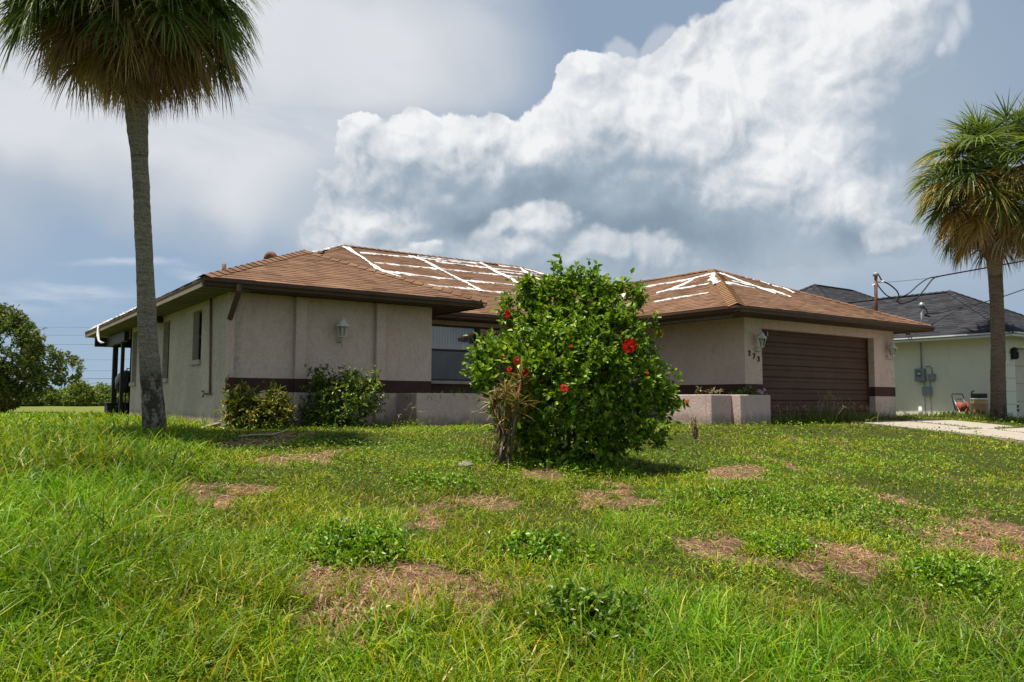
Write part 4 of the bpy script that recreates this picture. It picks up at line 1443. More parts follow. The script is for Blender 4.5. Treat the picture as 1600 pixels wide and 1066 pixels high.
# ------------------------------------------------------------------ wall lanterns
def lantern(p, out, label):
    p = np.array(p, float)
    out = np.array(out, float)
    T = thing('wall_lantern', label, 'lantern', tuple(p), 'lanterns on the front walls')
    c = p + out * 0.17
    MB().lathe(p + np.array((0, 0, -0.19)), [(0.062, 0), (0.062, 0.012), (0.045, 0.025), (0, 0.028)], 14, out).build('back_plate', MAT['brass'], T, True)
    MB().tube([p + out * 0.01 + (0, 0, -0.20), p + out * 0.08 + (0, 0, -0.25), c + (0, 0, -0.22), c + (0, 0, -0.15)], 0.012, 6).tube([c + (0, 0, -0.36), c + (0, 0, -0.2)], [0.004, 0.016], 6).build('arm', MAT['brass'], T, True)
    cage = MB()
    for k in range(6):
        a = math.pi / 3 * k
        d = np.array((math.cos(a), math.sin(a), 0))
        cage.tube([c + d * 0.055 + (0, 0, -0.14), c + d * 0.105 + (0, 0, 0.07)], 0.0075, 5)
    cage.lathe(c + (0, 0, -0.155), [(0.03, 0), (0.06, 0.01), (0.06, 0.025), (0.03, 0.03)], 12)
    cage.build('cage', MAT['lamp_paint'], T)
    MB().lathe(c + (0, 0, -0.13), [(0.048, 0), (0.092, 0.19)], 6).build('glass_shade', MAT['glass'], T)
    MB().tube([c + (0, 0, -0.12), c + (0, 0, 0.03)], 0.022, 8).build('candle', MAT['white_plastic'], T)
    MB().lathe(c + (0, 0, 0.07), [(0.125, -0.008), (0.13, 0.008), (0.105, 0.05), (0.085, 0.055), (0.078, 0.075), (0.05, 0.125), (0.02, 0.145), (0.014, 0.17), (0.0, 0.178)], 12).build('cap', MAT['lamp_paint'], T, False)


lantern((6.27, 14.71, 1.76), (0, -1, 0), 'white carriage lantern between the two pilasters of the left wing wall')
lantern((15.60, 11.94, 1.80), (0, -1, 0), 'white carriage lantern above the house number left of the garage door')
lantern((21.36, 11.94, 1.80), (0, -1, 0), 'yellowed carriage lantern on the pier right of the garage door')


# ------------------------------------------------------------------ overhead cables
def cable(name, pts, r, mat, label, cat, group=None):
    mb = MB()
    P = [np.array(p, float) for p in pts]
    path = []
    for i in range(len(P) - 1):                              # Catmull-Rom through the points
        a, b, c, d = P[max(i - 1, 0)], P[i], P[i + 1], P[min(i + 2, len(P) - 1)]
        for k in range(6):
            t = k / 6
            path.append(0.5 * (2 * b + (c - a) * t + (2 * a - 5 * b + 4 * c - d) * t * t + (3 * b - a - 3 * c + d) * t ** 3))
    path.append(P[-1])
    o = mb.tube(path, r, 6).build(name, mat, None, True)
    return tag(o, label, cat, group)


dm = float((at(1368.5, 431, 0, 21.95) - EYEP) @ fw)


def zz7(pts, d):
    return [deep(1340 + x / 3.33, 380 + y / 3.33, d + k) for k, (x, y) in zip(np.linspace(0, 0.6, len(pts)), pts)]


cable('power_cable', zz7([(112, 168), (128, 196), (165, 215), (205, 250), (216, 285), (206, 303), (235, 314), (300, 292), (345, 245), (395, 184), (450, 168), (670, 128), (1000, 62), (1500, -80)], dm), 0.020, MAT['cable'],
      'thick black cable looping down from the rusty roof mast before rising to the right', 'power cable', 'service cables')
cable('power_cable', zz7([(100, 212), (125, 245), (158, 276), (205, 284), (262, 264), (320, 214), (368, 184), (420, 174)], dm - 0.05), 0.018, MAT['cable'],
      'shorter black cable swinging from half way up the rusty mast to the thick cable', 'power cable', 'service cables')
cable('power_cable', zz7([(100, 203), (200, 200), (420, 178)], dm + 0.1), 0.006, MAT['cable'],
      'thin bare wire running level from the rusty mast to the thick cable', 'power cable', 'service cables')
dn = float((at(1440, 479, 0, 26.75) - EYEP) @ fw)
cable('power_cable', zz7([(360, 368), (430, 362), (500, 345), (690, 298), (866, 240), (1300, 80)], dn), 0.018, MAT['cable'],
      'dark cable running from the grey weatherhead on the charcoal roof up past the right palm', 'power cable', 'service cables')
names = ['topmost', 'second from the top', 'third from the top', 'fourth from the top', 'fifth from the top', 'boldest and last but one', 'lowest']
for k, (y, r) in enumerate(((511, .020), (523.5, .020), (538, .022), (562, .018), (579, .022), (591.5, .042), (598.5, .018))):
    cable('power_line', [deep(-260, y - 3, 112), deep(120, y + 0.5, 118), deep(420, y - 2, 124)], r, MAT['wire_far'], f'thin distant power line behind the oak, {names[k]} of the seven', 'power line', 'distant power lines')
b = gnd(55, 634)
pt = deep(56, 594, float((b - EYEP) @ FH))
tag(MB().tube([(b[0], b[1], b[2] - 0.3), (b[0], b[1], pt[2])], [0.07, 0.055], 8).build('pole', MAT['pole']), 'thin weathered pole standing in the far field beside the oak', 'pole')


# ------------------------------------------------------------------ clutter by the neighbour's wall
def hose_cart():
    c = np.array((25.75, 12.02, float(zt(0, 12)) + 0.0))
    T = thing('hose_reel_cart', 'red hose reel cart with black handle leaning by the pale green wall', 'hose cart', tuple(c))

    def L(r, f, z):
        return c + RH * r + FH * f + np.array((0, 0, z))
    MB().tube([L(-.14, .12, .25), L(-.17, .25, .72), L(-.15, .27, .76), L(.17, .27, .76), L(.19, .25, .72), L(.16, .12, .25)], 0.018, 8).tube([L(-.15, .2, .60), L(.18, .2, .60)], 0.014, 6).build('handle', MAT['black'], T, True)
    fr = MB()
    for s in (-.15, .17):
        fr.tube([L(s, .14, .06), L(s, -.02, .34), L(s * 0.9, .22, .62)], 0.016, 6)
        fr.tube([L(s, .14, .06), L(s, -.25, .04), L(s, -.02, .34)], 0.014, 6)
    fr.tube([L(-.15, -.25, .04), L(.17, -.25, .04)], 0.014, 6)
    fr.build('frame', MAT['steel'], T, True)
    MB().lathe(L(-.13, -.02, .36), [(.15, 0), (.16, .015), (.15, .03), (.09, .035), (.09, .22), (.15, .225), (.16, .24), (.15, .255)], 18, RH).build('reel', MAT['red'], T, True)
    MB().lathe(L(-.085, -.02, .36), [(.10, 0), (.145, .01), (.15, .08), (.145, .15), (.10, .16)], 16, RH).build('hose_coil', MAT['pipe_rust'], T, True)
    for s, nm in ((-.21, 0), (.21, 1)):
        MB().lathe(L(s - .02, .12, .11), [(.075, 0), (.11, .005), (.11, .035), (.075, .04)], 16, RH).build('wheel', MAT['black'], T, True)
    MB().tube([L(.05, -.18, .30), L(-.1, -.24, .12), L(-.3, -.2, .03), L(-.26, 0, .025)], 0.012, 6).build('loose_hose', MAT['red'], T, True)


hose_cart()


def barrel():
    m, N = new_mat('stained_barrel')
    P = N.n('ShaderNodeTexCoord').outputs['Object']
    sx = N.n('ShaderNodeSeparateXYZ')
    N.put(sx.inputs[0], P)
    a = N.noise(N.v('MULTIPLY', P, (1, 1, 0.5)), 7, 5, 0.65)
    c = N.mix(N.noise(P, 3, 4), (0.36, 0.22, 0.09), (0.52, 0.35, 0.16))
    low = N.step(N.m('ADD', sx.outputs[2], N.m('MULTIPLY', a, 0.25)), 0.55, 0.38)
    c = N.mix(N.m('MULTIPLY', low, N.step(a, 0.48, 0.56)), c, (0.13, 0.045, 0.018))
    c = N.mix(N.m('MULTIPLY', N.step(sx.outputs[2], 0.22, 0.1), 0.5), c, (0.62, 0.52, 0.36))
    finish(m, N, bsdf(N, c, 0.6, 0.3, 0, a, 0.15, 0.01))
    c = np.array((25.55, 11.42, float(zt(0, 11.4)) - 0.02))
    T = thing('barrel', 'stained yellow plastic barrel with white band and dark rim between cart and palm', 'barrel', tuple(c))
    r = 0.235
    MB().lathe(c, [(r * .9, 0), (r * .97, .03), (r, .1), (r, .2), (r * 1.03, .22), (r * 1.03, .25), (r, .27), (r * 1.01, .44), (r * 1.04, .46), (r * 1.04, .49), (r, .51), (r * .99, .60)], 24).build('drum', m, T, True)
    MB().lathe(c + (0, 0, .60), [(r * 1.02, 0), (r * 1.03, .02), (r * 1.0, .045)], 24).build('band', MAT['white_plastic'], T, True)
    MB().lathe(c + (0, 0, .645), [(r * .95, 0), (r * .93, .09), (r * .96, .10), (r * .96, .14), (r * .88, .145), (r * .86, .10)], 24).build('rim', MAT['bark'], T, True)
    MB().tube([c - RH * .2 + (0, 0, .74), c - RH * .22 + (0, 0, .84), c - RH * .15 + (0, 0, .87)], 0.025, 6).build('tool_handle', MAT['black'], T, True)


barrel()


# ------------------------------------------------------------------ porch things far left
def grill():
    g = at(196.5, 600, 1, 26.3)
    c = np.array((g[0], 26.3, -0.15))
    T = thing('grill', 'dark kettle grill with its lid raised standing under the back porch', 'grill', tuple(c))
    MB().lathe(c + (0, 0, .72), [(.02, 0), (.2, .03), (.28, .12), (.3, .22), (.27, .22), (.2, .1), (.0, .06)], 20).build('bowl', MAT['black'], T, True)
    MB().lathe(c - RH * .10 + FH * 0.1 + (0, 0, 1.12), [(.31, 0), (.28, .1), (.17, .19), (0, .22)], 20, (-RH * 0.9 + np.array((0, 0, .45)))).build('lid', MAT['meter'], T, True)
    MB().tube([c + RH * .02 + (0, 0, 1.36), c + RH * .02 + (0, 0, 1.46), c + RH * .14 + (0, 0, 1.46), c + RH * .16 + (0, 0, 1.34)], 0.018, 6).tube([c + (0, 0, .95), c + RH * .1 + (0, 0, 1.38)], [0.12, 0.05], 8).build('lid_handle', MAT['black'], T)
    for k in range(3):
        a = 2.1 * k + .4
        MB().tube([c + (.12 * math.cos(a), .12 * math.sin(a), .76), c + (.3 * math.cos(a), .3 * math.sin(a), 0)], 0.02, 6).build('leg', MAT['black'], T)


grill()
g = at(183, 640, 1, 26.9)
c = (g[0], 26.9, -0.15)
T = thing('storage_box', 'low black storage box with a lid on the porch beside the posts', 'storage box', c)
MB().box(c[0] - .32, c[0] + .38, 26.65, 27.15, -.25, .24, .01).build('bin', MAT['black'], T)
MB().box(c[0] - .34, c[0] + .40, 26.63, 27.17, .243, .29, .012).build('lid', MAT['frame_dark'], T)
MB().tube([(c[0] - .1, 26.62, .16), (c[0] + .1, 26.62, .16)], 0.015, 6).build('handle', MAT['steel'], T)


# ------------------------------------------------------------------ palms
PROF = [0.55, 1.0, 0.85, 0.55, 0.30, 0.06]


def frond(p0, az, el, Lp, Lc, nleaf, ll, sag, droop, c_base, c_tip, wid):
    """one fan leaf: stalk, arching midrib and drooping leaflets"""
    d = np.array((math.cos(az) * math.cos(el), math.sin(az) * math.cos(el), math.sin(el)))
    pts, p = [np.array(p0, float)], np.array(p0, float)
    n1, n2 = 5, 5
    for i in range(n1):
        p = p + d * Lp / n1
        d = unit(d - np.array((0, 0, sag * 0.4 / n1)))
        pts.append(p)
    cp, cd = [p], [d]
    for i in range(n2):
        p = p + d * Lc / n2
        d = unit(d - np.array((0, 0, sag * 1.5 / n2)))
        pts.append(p)
        cp.append(p)
        cd.append(d)
    mb = MB()
    tw = np.linspace(0.020, 0.005, len(pts))
    mb.tube(pts, list(tw), 4, False)
    sv = np.array(mb.v)
    sf = np.array(mb.f)
    st = (sv, [sf], np.tile(c_base * 1.15, (len(sv), 1)))
    P, D = [], []
    for i in range(nleaf):
        u = i / (nleaf - 1)
        side = 1 if i % 2 else -1
        k = min(int(u * n2), n2 - 1)
        f = u * n2 - k
        q = cp[k] * (1 - f) + cp[k + 1] * f
        dd = unit(cd[k] * (1 - f) + cd[min(k + 1, n2)] * f)
        s = unit(np.cross(dd, (0, 0, 1.0)) + 1e-6)
        nn = np.cross(s, dd)
        ph = rad(128) * (1 - u) ** 0.8 + rad(4)
        v = math.cos(ph) * dd + side * math.sin(ph) * s + (0.28 + 0.1 * random.random()) * nn * math.sin(ph)
        P.append(q)
        D.append(v + 0.06 * rng.normal(size=3))
    n = len(P)
    L = ll * (0.72 + 0.28 * np.sin(np.linspace(0.5, 2.6, n))) * rng.uniform(0.88, 1.08, n)
    j = rng.uniform(0.75, 1.25, (n, 1))
    D = unit(np.array(D) + 0.10 * rng.normal(size=(n, 3)))
    sd = unit(np.cross(D, np.tile((0, 0, 1.0), (n, 1)) + 0.5 * rng.normal(size=(n, 3))))
    rb = ribbons(np.array(P), D, L, wid, droop * rng.uniform(0.6, 1.4, n), 5, PROF, sd, c_base[None] * j, c_tip[None] * j)
    return merge([st, rb])


def palm(name, label, axis, radii, mats, crown, parts, boot_from):
    base = np.array(axis[0])
    T = thing(name, label, 'palm tree', tuple(base), 'palm trees in the front lawn')
    # trunk with uneven girth
    ax = [np.array(a, float) for a in axis]
    path, rr = [], []
    for i in range(len(ax) - 1):
        m = max(2, int(np.linalg.norm(ax[i + 1] - ax[i]) / 0.07))
        for k in range(m):
            t = k / m
            path.append(ax[i] * (1 - t) + ax[i + 1] * t)
            rr.append(radii[i] * (1 - t) + radii[i + 1] * t)
    path.append(ax[-1])
    rr.append(radii[-1])
    # smooth the kinks
    pa, ra = np.array(path), np.array(rr)
    for _ in range(12):
        pa[1:-1] = (pa[:-2] + 2 * pa[1:-1] + pa[2:]) / 4
        ra[1:-1] = (ra[:-2] + 2 * ra[1:-1] + ra[2:]) / 4
    z = pa[:, 2]
    ra = ra * (1 + 0.05 * (vnoise(z * 7, z * 0, 5, 3) - 0.5) + 0.035 * np.sin(z * 46) * (vnoise(z * 2, z * 0, 8, 2)))
    ib = int(np.argmin(abs(z - boot_from)))
    for nm, a, b, mt in (('trunk', 0, ib + 1, mats[0]), ('boot', ib, len(pa), mats[1])):
        mb = MB()
        mb.tube(list(pa[a:b]), list(ra[a:b]), 20)
        V = np.array(mb.v)
        ang = np.arctan2(V[:, 1] - base[1], V[:, 0] - base[0])
        bump = 0.018 * (vnoise(ang * 3 + 9, V[:, 2] * 4, 41, 4) - 0.5)
        cx = np.repeat(pa[a:b], 20, 0)
        V[:len(cx)] += unit(V[:len(cx)] - cx) * bump[:len(cx), None]
        mb.v = [tuple(q) for q in V]
        mb.build(nm, mt, T, True)
    top = pa[-1]
    for (num, el0, el1, Lp, Lc, ll, sag, droop, nl, cols, zr, nm, wid) in parts:
        for i in range(num):
            az = i * 2.39996 + rng.uniform(-.25, .25) + el0
            u = (i + 0.5) / num
            el = el0 + (el1 - el0) * u + rng.uniform(-.12, .12)
            p0 = top + np.array((0, 0, zr[0] + (zr[1] - zr[0]) * u)) + 0.12 * np.array((math.cos(az), math.sin(az), 0))
            cb, ct = cols[rng.integers(len(cols))]
            k = rng.uniform(0.9, 1.1)
            V, fs, C = frond(p0, az, el, Lp * k * rng.uniform(.85, 1.1), Lc, nl, ll * k, sag, droop, np.array(cb) * rng.uniform(.8, 1.2), np.array(ct) * rng.uniform(.8, 1.2), wid)
            np_obj(nm, V, fs, MAT['frond'], T, C, False)
    return T


def scaled(pts, k):
    return [tuple(EYEP + (np.array(p) - EYEP) * k) for p in pts]


GREEN1 = ((0.076, 0.127, 0.024), (0.127, 0.187, 0.036))
GREEN2 = ((0.097, 0.161, 0.031), (0.193, 0.237, 0.055))
GREEN3 = ((0.051, 0.094, 0.020), (0.105, 0.140, 0.031))
YELL = ((0.204, 0.216, 0.034), (0.408, 0.312, 0.081))
GOLD = ((0.324, 0.228, 0.052), (0.504, 0.336, 0.098))
TAN = ((0.360, 0.270, 0.144), (0.552, 0.432, 0.253))
BRN = ((0.180, 0.108, 0.055), (0.324, 0.210, 0.115))
MIXG = ((0.090, 0.132, 0.025), (0.384, 0.276, 0.127))
lp = [deep(x, y, 11.5) for x, y in [(242.5, 690), (239, 625), (233.6, 569), (230, 512.6), (228, 456), (225.5, 400), (221, 300), (218, 239), (216, 222), (214, 190), (213, 163), (208, 60), (203, -40)]]
palm('palm_tree', 'tall palm with grey stained trunk and drooping straw skirt in front of the house corner', lp,
     [.172, .152, .140, .128, .122, .119, .112, .110, .140, .155, .160, .16, .13], (MAT['palm_bark'], MAT['palm_bark']), None,
     [(14, 1.25, 0.55, .80, .40, .90, .35, 0.8, 44, (GREEN1, GREEN2, GREEN3), (0.30, 0.05), 'frond', .034),
      (34, 0.50, -0.05, .90, .42, .98, .60, 1.2, 66, (GREEN1, GREEN2, GREEN3, GREEN2), (0.05, -0.20), 'frond', .030),
      (34, -0.05, -0.45, .95, .40, .85, .6, 1.4, 66, (MIXG, GREEN3, GREEN1, GREEN2), (-0.15, -0.40), 'frond', .028),
      (40, -0.35, -0.85, .75, .32, .75, .5, 1.6, 62, (BRN, TAN, BRN, MIXG), (-0.30, -0.60), 'dead_frond', .020),
      (34, -0.80, -1.30, .50, .25, .62, .4, 1.6, 56, (TAN, TAN, BRN), (-0.50, -0.85), 'dead_frond', .017),
      (14, -1.1, -1.45, .32, .2, .5, .4, 2.0, 40, (TAN, TAN, BRN), (-0.85, -1.35), 'dead_frond', .015)], lp[7][2] - 0.05)
rp = [deep(x, y, 23.0) for x, y in [(1560, 662), (1560, 640), (1559.5, 600), (1559.5, 530), (1557, 460), (1555, 430), (1552, 398), (1554, 360), (1560, 320), (1566, 276)]]
palm('palm_tree', 'full palm with brown trunk and golden lower fronds beside the driveway on the right', rp,
     [.23, .205, .195, .185, .178, .185, .205, .20, .19, .15], (MAT['palm_bark_brown'], MAT['boot']), None,
     [(22, 1.3, 0.6, .95, .50, 1.00, .30, 0.5, 52, (GREEN1, GREEN2, GREEN3), (0.30, 0.0), 'frond', .046),
      (38, 0.6, 0.05, 1.32, .55, 1.10, .5, 1.0, 66, (GREEN1, GREEN2, GREEN2, YELL), (0.0, -0.4), 'frond', .046),
      (38, 0.25, -0.4, 1.25, .50, .98, .6, 1.3, 66, (YELL, GOLD, GREEN2, GOLD), (-0.2, -0.9), 'frond', .038),
      (38, -0.30, -0.85, 1.05, .42, .80, .6, 1.6, 62, (GOLD, TAN, BRN, MIXG), (-0.45, -0.9), 'dead_frond', .032),
      (16, -0.95, -1.4, .5, .3, .65, .5, 2.0, 48, (TAN, BRN), (-0.9, -1.3), 'dead_frond', .028)], rp[5][2])


# ------------------------------------------------------------------ shrubs and trees made of shoots
def shoot_leaves(bases, dirs, length, per, L, W, cols, spread=0.85, jitter=0.18, fold=0.3):
    n = len(bases)
    t = rng.uniform(0.1, 1.0, (n, per))
    P = bases[:, None] + dirs[:, None] * (t * length * rng.lognormal(0, 0.3, (n, 1)))[..., None]
    rnd = unit(rng.normal(size=(n, per, 3)))
    A = unit(dirs[:, None] * (0.25 + 0.5 * t[..., None]) + rnd * spread)
    Nn = unit(np.array((0, 0, 1.0)) + 0.55 * rng.normal(size=(n, per, 3)))
    P, A, Nn = P.reshape(-1, 3), A.reshape(-1, 3), Nn.reshape(-1, 3)
    m = len(P)
    s = rng.lognormal(-0.08, 0.26, m).clip(.45, 1.6)
    return leaves(P, A, Nn, L * s, W * s, pick(cols, m, jitter), fold, 0.15)


def lobes_world(c, lobes):
    """lobes: (right, up, depth, radius[, squash])"""
    out = []
    for l in lobes:
        out.append((np.array(c) + RH * l[0] + FH * l[2] + np.array((0, 0, l[1])), l[3]))
    return out


def lobe_points(LW, n, inner=0.82):
    vol = np.array([r ** 2 for _, r in LW])
    k = rng.choice(len(LW), n * 3, p=vol / vol.sum())
    C = np.array([c for c, _ in LW])
    Rr = np.array([r for _, r in LW])
    d = unit(rng.normal(size=(n * 3, 3)))
    P = C[k] + d * Rr[k][:, None] * rng.uniform(0.80, 1.0, (n * 3, 1))
    keep = np.ones(len(P), bool)
    for c, r in LW:
        keep &= ~(np.linalg.norm(P - c, axis=1) < r * inner * 0.95)
    P, d = P[keep][:n], d[keep][:n]
    return P, d


def shrub(name, label, cat, base, lobes, nshoot, per, slen, L, W, cols, mat, group=None, inner=0.35, stems=6, upw=0.45, foliage_kind='stuff', zmin=None, spread=0.85):
    T = thing(name, label, cat, tuple(base), group)
    LW = lobes_world(base, lobes)
    P, d = lobe_points(LW, nshoot)
    d = unit(d + np.array((0, 0, upw)) + 0.3 * rng.normal(size=d.shape))
    parts = [shoot_leaves(P - d * slen * 0.5, d, slen, per, L, W, cols, spread)]
    ni = int(nshoot * inner)
    vol = np.array([r ** 3 for _, r in LW])
    k = rng.choice(len(LW), ni, p=vol / vol.sum())
    C = np.array([c for c, _ in LW])[k]
    Rr = np.array([r for _, r in LW])[k]
    Pi = C + unit(rng.normal(size=(ni, 3))) * (Rr * rng.uniform(0, 0.8, ni) ** 0.6)[:, None]
    di = unit(rng.normal(size=(ni, 3)) + (0, 0, 0.5))
    parts.append(shoot_leaves(Pi, di, slen, per, L, W, cols))
    V, fs, Cc = merge(parts)
    np_obj('foliage', V, fs, mat, T, Cc, False, foliage_kind)
    mb = MB()
    b = np.array(base, float)
    for i in range(stems):
        c, r = LW[i % len(LW)]
        q = c + rng.normal(size=3) * r * 0.3
        s0 = b + np.array((rng.normal() * 0.08, rng.normal() * 0.08, -0.05))
        mid = (s0 * 0.6 + q * 0.4) + rng.normal(size=3) * 0.06
        w = max(0.008, 0.012 * r / 0.5)
        mb.tube([s0, mid, q], [w * 1.6, w, w * 0.4], 6)
    mb.build('stem', MAT['stem'], T, True)
    return T, LW


GL = [(4, (0.129, 0.246, 0.013)), (3, (0.213, 0.331, 0.022)), (2, (0.072, 0.146, 0.011)), (1.4, (0.341, 0.431, 0.039))]
# hibiscus
hb = np.array((6.42, 7.75, float(zg(6.42, 7.75))))
dh = float((hb - EYEP) @ fw)
S = dh / F


def hx(px, py, r, dd=0.0):
    r = r * 0.86 if r > 28 else r
    return ((px - 905) * S, (728 - py) * S - 0.0, dd, r * S)


HL = [hx(905, 565, 100), hx(905, 590, 96, -.25), hx(855, 540, 54, -.1), hx(960, 535, 60, -.1), hx(820, 585, 58, -.15), hx(985, 600, 64, -.1), hx(900, 655, 82, -.1), hx(930, 468, 46, -.05), hx(872, 478, 34), hx(990, 660, 48, -.1),
      hx(830, 655, 48, -.1), hx(1008, 548, 30, .05), hx(785, 560, 34, 0), hx(1030, 585, 22, .05), hx(905, 540, 85, .45), hx(940, 690, 46, 0), hx(860, 690, 40, 0), hx(975, 480, 24, .1), hx(850, 462, 20, .1), hx(775, 590, 24, -.05),
      hx(943, 456, 20), hx(942, 441, 13), hx(945, 470, 26), hx(1012, 460, 14), hx(812, 490, 14), hx(800, 468, 8), hx(838, 442, 10), hx(895, 436, 14), hx(1055, 622, 11), hx(1046, 605, 10), hx(1040, 690, 10, -.1), hx(1050, 640, 9), hx(1062, 622, 9), hx(1068, 628, 6), hx(1040, 612, 12),
      hx(762, 575, 12), hx(770, 545, 9), hx(1036, 500, 8), hx(1020, 470, 8), hx(985, 445, 9), hx(915, 440, 9), hx(868, 444, 8), hx(946, 430, 8), hx(1058, 650, 7)]
HT, HW = shrub('hibiscus_bush', 'large dense green hibiscus bush with red flowers in the middle of the lawn', 'bush', hb, HL, 2300, 11, 0.21, 0.072, 0.043, GL, MAT['leaf'], None, 0.22, 16, 0.55)
# twigs that carry the outlying tufts
for c_, r_ in HW:
    if r_ < 22 * S:
        big_ = [q for q in HW if q[1] > 28 * S]
        q = min(big_, key=lambda q: np.linalg.norm(q[0] - c_) - q[1])
        MB().tube([q[0], (q[0] + c_) / 2 + rng.normal(size=3) * .03, c_, c_ + (c_ - q[0]) * .12], [.012, .009, .006, .003], 5).build('twig', MAT['stem'], HT, True)
        n_ = 70
        ts = rng.uniform(.35, 1.1, n_)[:, None]
        P_ = q[0] * (1 - ts) + c_ * ts + rng.normal(size=(n_, 3)) * .035
        V_, f_, C_ = leaves(P_, unit(rng.normal(size=(n_, 3)) + (0, 0, .3)), unit(np.array((0, 0, 1.)) + .5 * rng.normal(size=(n_, 3))), rng.uniform(.05, .09, n_), rng.uniform(.03, .052, n_), pick(GL, n_))
        np_obj('foliage', V_, f_, MAT['leaf'], HT, C_, False, 'stuff')
# nearest leaves one by one
P, d = lobe_points(HW, 420)
front = np.argsort((P - EYEP) @ FH)[:300]
one = leaves(np.zeros((1, 3)), np.array([(1.0, 0, 0)]), np.array([(0, 0, 1.0)]), np.array([0.085]), np.array([0.052]), np.array([(1.0, 1.0, 1.0)]), 0.3, 0.18)
lm = []
for k in range(4):
    me = np_mesh('leaf', one[0], one[1], pick(GL, 1, 0.1).repeat(6, 0))
    me.materials.append(MAT['leaf'])
    lm.append(me)
for i, k in enumerate(front):
    o = bpy.data.objects.new('leaf', lm[i % 4])
    v = Vector(unit(d[k] + np.array((0, 0, 0.2)) + 0.5 * rng.normal(size=3)))
    q = v.to_track_quat('X', 'Z') @ Matrix.Rotation(rng.normal() * 0.5, 4, 'X').to_quaternion()
    o.matrix_basis = Matrix.LocRotScale(Vector(P[k] + d[k] * 0.02 - hb), q, Vector((1, 1, 1)) * rng.uniform(0.75, 1.15))
    link(o, HT)


def flower(px, py, size, openness, deepred, parent, LW):
    v = ray(px, py)
    v = v / np.linalg.norm(v)
    best = None
    for c, r in LW:
        b = (c - EYEP) @ v
        h2 = ((c - EYEP) @ (c - EYEP)) - b * b
        if h2 < (r * 1.05) ** 2:
            t = b - math.sqrt((r * 1.05) ** 2 - h2)
            best = t if best is None else min(best, t)
    twig = None
    if best is None:                                        # hangs out past the leaves on its own twig
        ts = [((c - EYEP) @ v, c, r) for c, r in LW]
        t, cc, r = min(ts, key=lambda q: np.linalg.norm(EYEP + v * q[0] - q[1]) - q[2])
        best = t + 0.07
        twig = cc
    c = EYEP + v * (best - 0.07)
    f = unit(-v + np.array((rng.normal() * .35, rng.normal() * .35, 0.15 + rng.normal() * .3)))
    a = unit(np.cross(f, (0.1, 0.2, 1.0)))
    b = np.cross(f, a)
    V, fs, C = [], [], []
    base_c = np.array((0.52, 0.018, 0.012)) if deepred else np.array((0.62, 0.075, 0.035))
    for k in range(5):
        t0 = 2 * math.pi * k / 5 + 0.3
        rows = [(0.02, 0.06, 0.0), (0.35, 0.30, 0.16), (0.70, 0.52, 0.20), (0.95, 0.42, 0.10), (1.03, 0.16, 0.0)]
        i0 = len(V)
        for (r_, w_, h_) in rows:
            rr = r_ * size * openness
            hh = (h_ + (1 - openness) * r_ * 1.2) * size
            rd = math.cos(t0) * a + math.sin(t0) * b
            td = -math.sin(t0) * a + math.cos(t0) * b
            for u in (-1, 0, 1):
                V.append(c + rd * rr + td * u * w_ * size * (0.55 + .45 * openness) + f * (hh - 0.06 * size * (u == 0) + rng.normal() * 0.03 * size))
                C.append(base_c * (0.55 if r_ < 0.1 else rng.uniform(.85, 1.15)))
        for i in range(len(rows) - 1):
            for j in range(2):
                fs.append((i0 + i * 3 + j, i0 + i * 3 + j + 1, i0 + i * 3 + j + 4, i0 + i * 3 + j + 3))
    o = np_obj('flower', np.array(V), [np.array(fs)], MAT['petal'], parent, np.array(C), True)
    MB().tube([c, c + f * size * 0.9, c + f * size * 1.15 + (0, 0, 0.01)], [0.004, 0.004, 0.009], 5).build('stamen', MAT['red'], o)
    MB().tube([c - f * 0.05, c], [0.004, 0.012], 5).build('calyx', MAT['stem'], o)
    if twig is not None:
        m_ = (twig + c) / 2 + np.array((0, 0, .03))
        MB().tube([twig, m_, c - f * .05], [.007, .005, .003], 5).build('stem', MAT['stem'], parent, True)
        ts = rng.uniform(.25, .95, 34)[:, None]
        P_ = twig * (1 - ts) + (c - f * .05) * ts
        A_ = unit(rng.normal(size=(34, 3)) + (0, 0, .2))
        V_, f_, C_ = leaves(P_, A_, unit(np.array((0, 0, 1.)) + .5 * rng.normal(size=(34, 3))), rng.uniform(.05, .09, 34), rng.uniform(.03, .05, 34), pick(GL, 34))
        np_obj('foliage', V_, f_, MAT['leaf'], parent, C_, False, 'stuff')


for (px, py, s, op, dr) in ((794, 491, .062, .9, True), (984, 540, .090, 1.0, True), (807, 564, .062, .8, False), (820, 581, .050, .9, True), (796, 579, .050, .6, True), (882, 607, .052, .95, True), (891, 542, .038, .5, False), (1074, 630, .055, .45, False),
                            (1032, 522, .045, .4, False), (1010, 583, .040, .5, False), (794, 510, .042, .4, False), (832, 636, .045, .6, True), (787, 557, .036, .5, True)):
    flower(px, py, s, op, dr, HT, HW)

# green shrub and croton against the wing wall
sb = np.array((6.05, 14.05, -0.15))
s14 = float((sb - EYEP) @ fw) / F
shrub('shrub', 'loose green shrub growing below the lantern of the left wing', 'shrub', sb,
      [((px - 533) * s14, (657 - py) * s14, dd, r * s14) for px, py, r, dd in [(505, 625, 30, 0), (545, 620, 36, -.05), (570, 610, 24, 0), (530, 640, 34, -.1), (492, 640, 20, 0), (555, 590, 18, 0), (515, 595, 16, 0), (541, 577, 12, 0), (500, 575, 9, 0), (577, 588, 10, 0), (585, 580, 7, 0), (504, 585, 10, 0)]],
      420, 10, 0.24, 0.085, 0.036, [(3, (0.085, 0.15, 0.016)), (2, (0.05, 0.095, 0.013)), (2, (0.22, 0.28, 0.035)), (1, (0.32, 0.34, 0.05))], MAT['leaf'], 'shrubs along the wing wall', 0.3, 9)
cbp = np.array((4.35, 13.98, -0.15))
s14 = float((cbp - EYEP) @ fw) / F
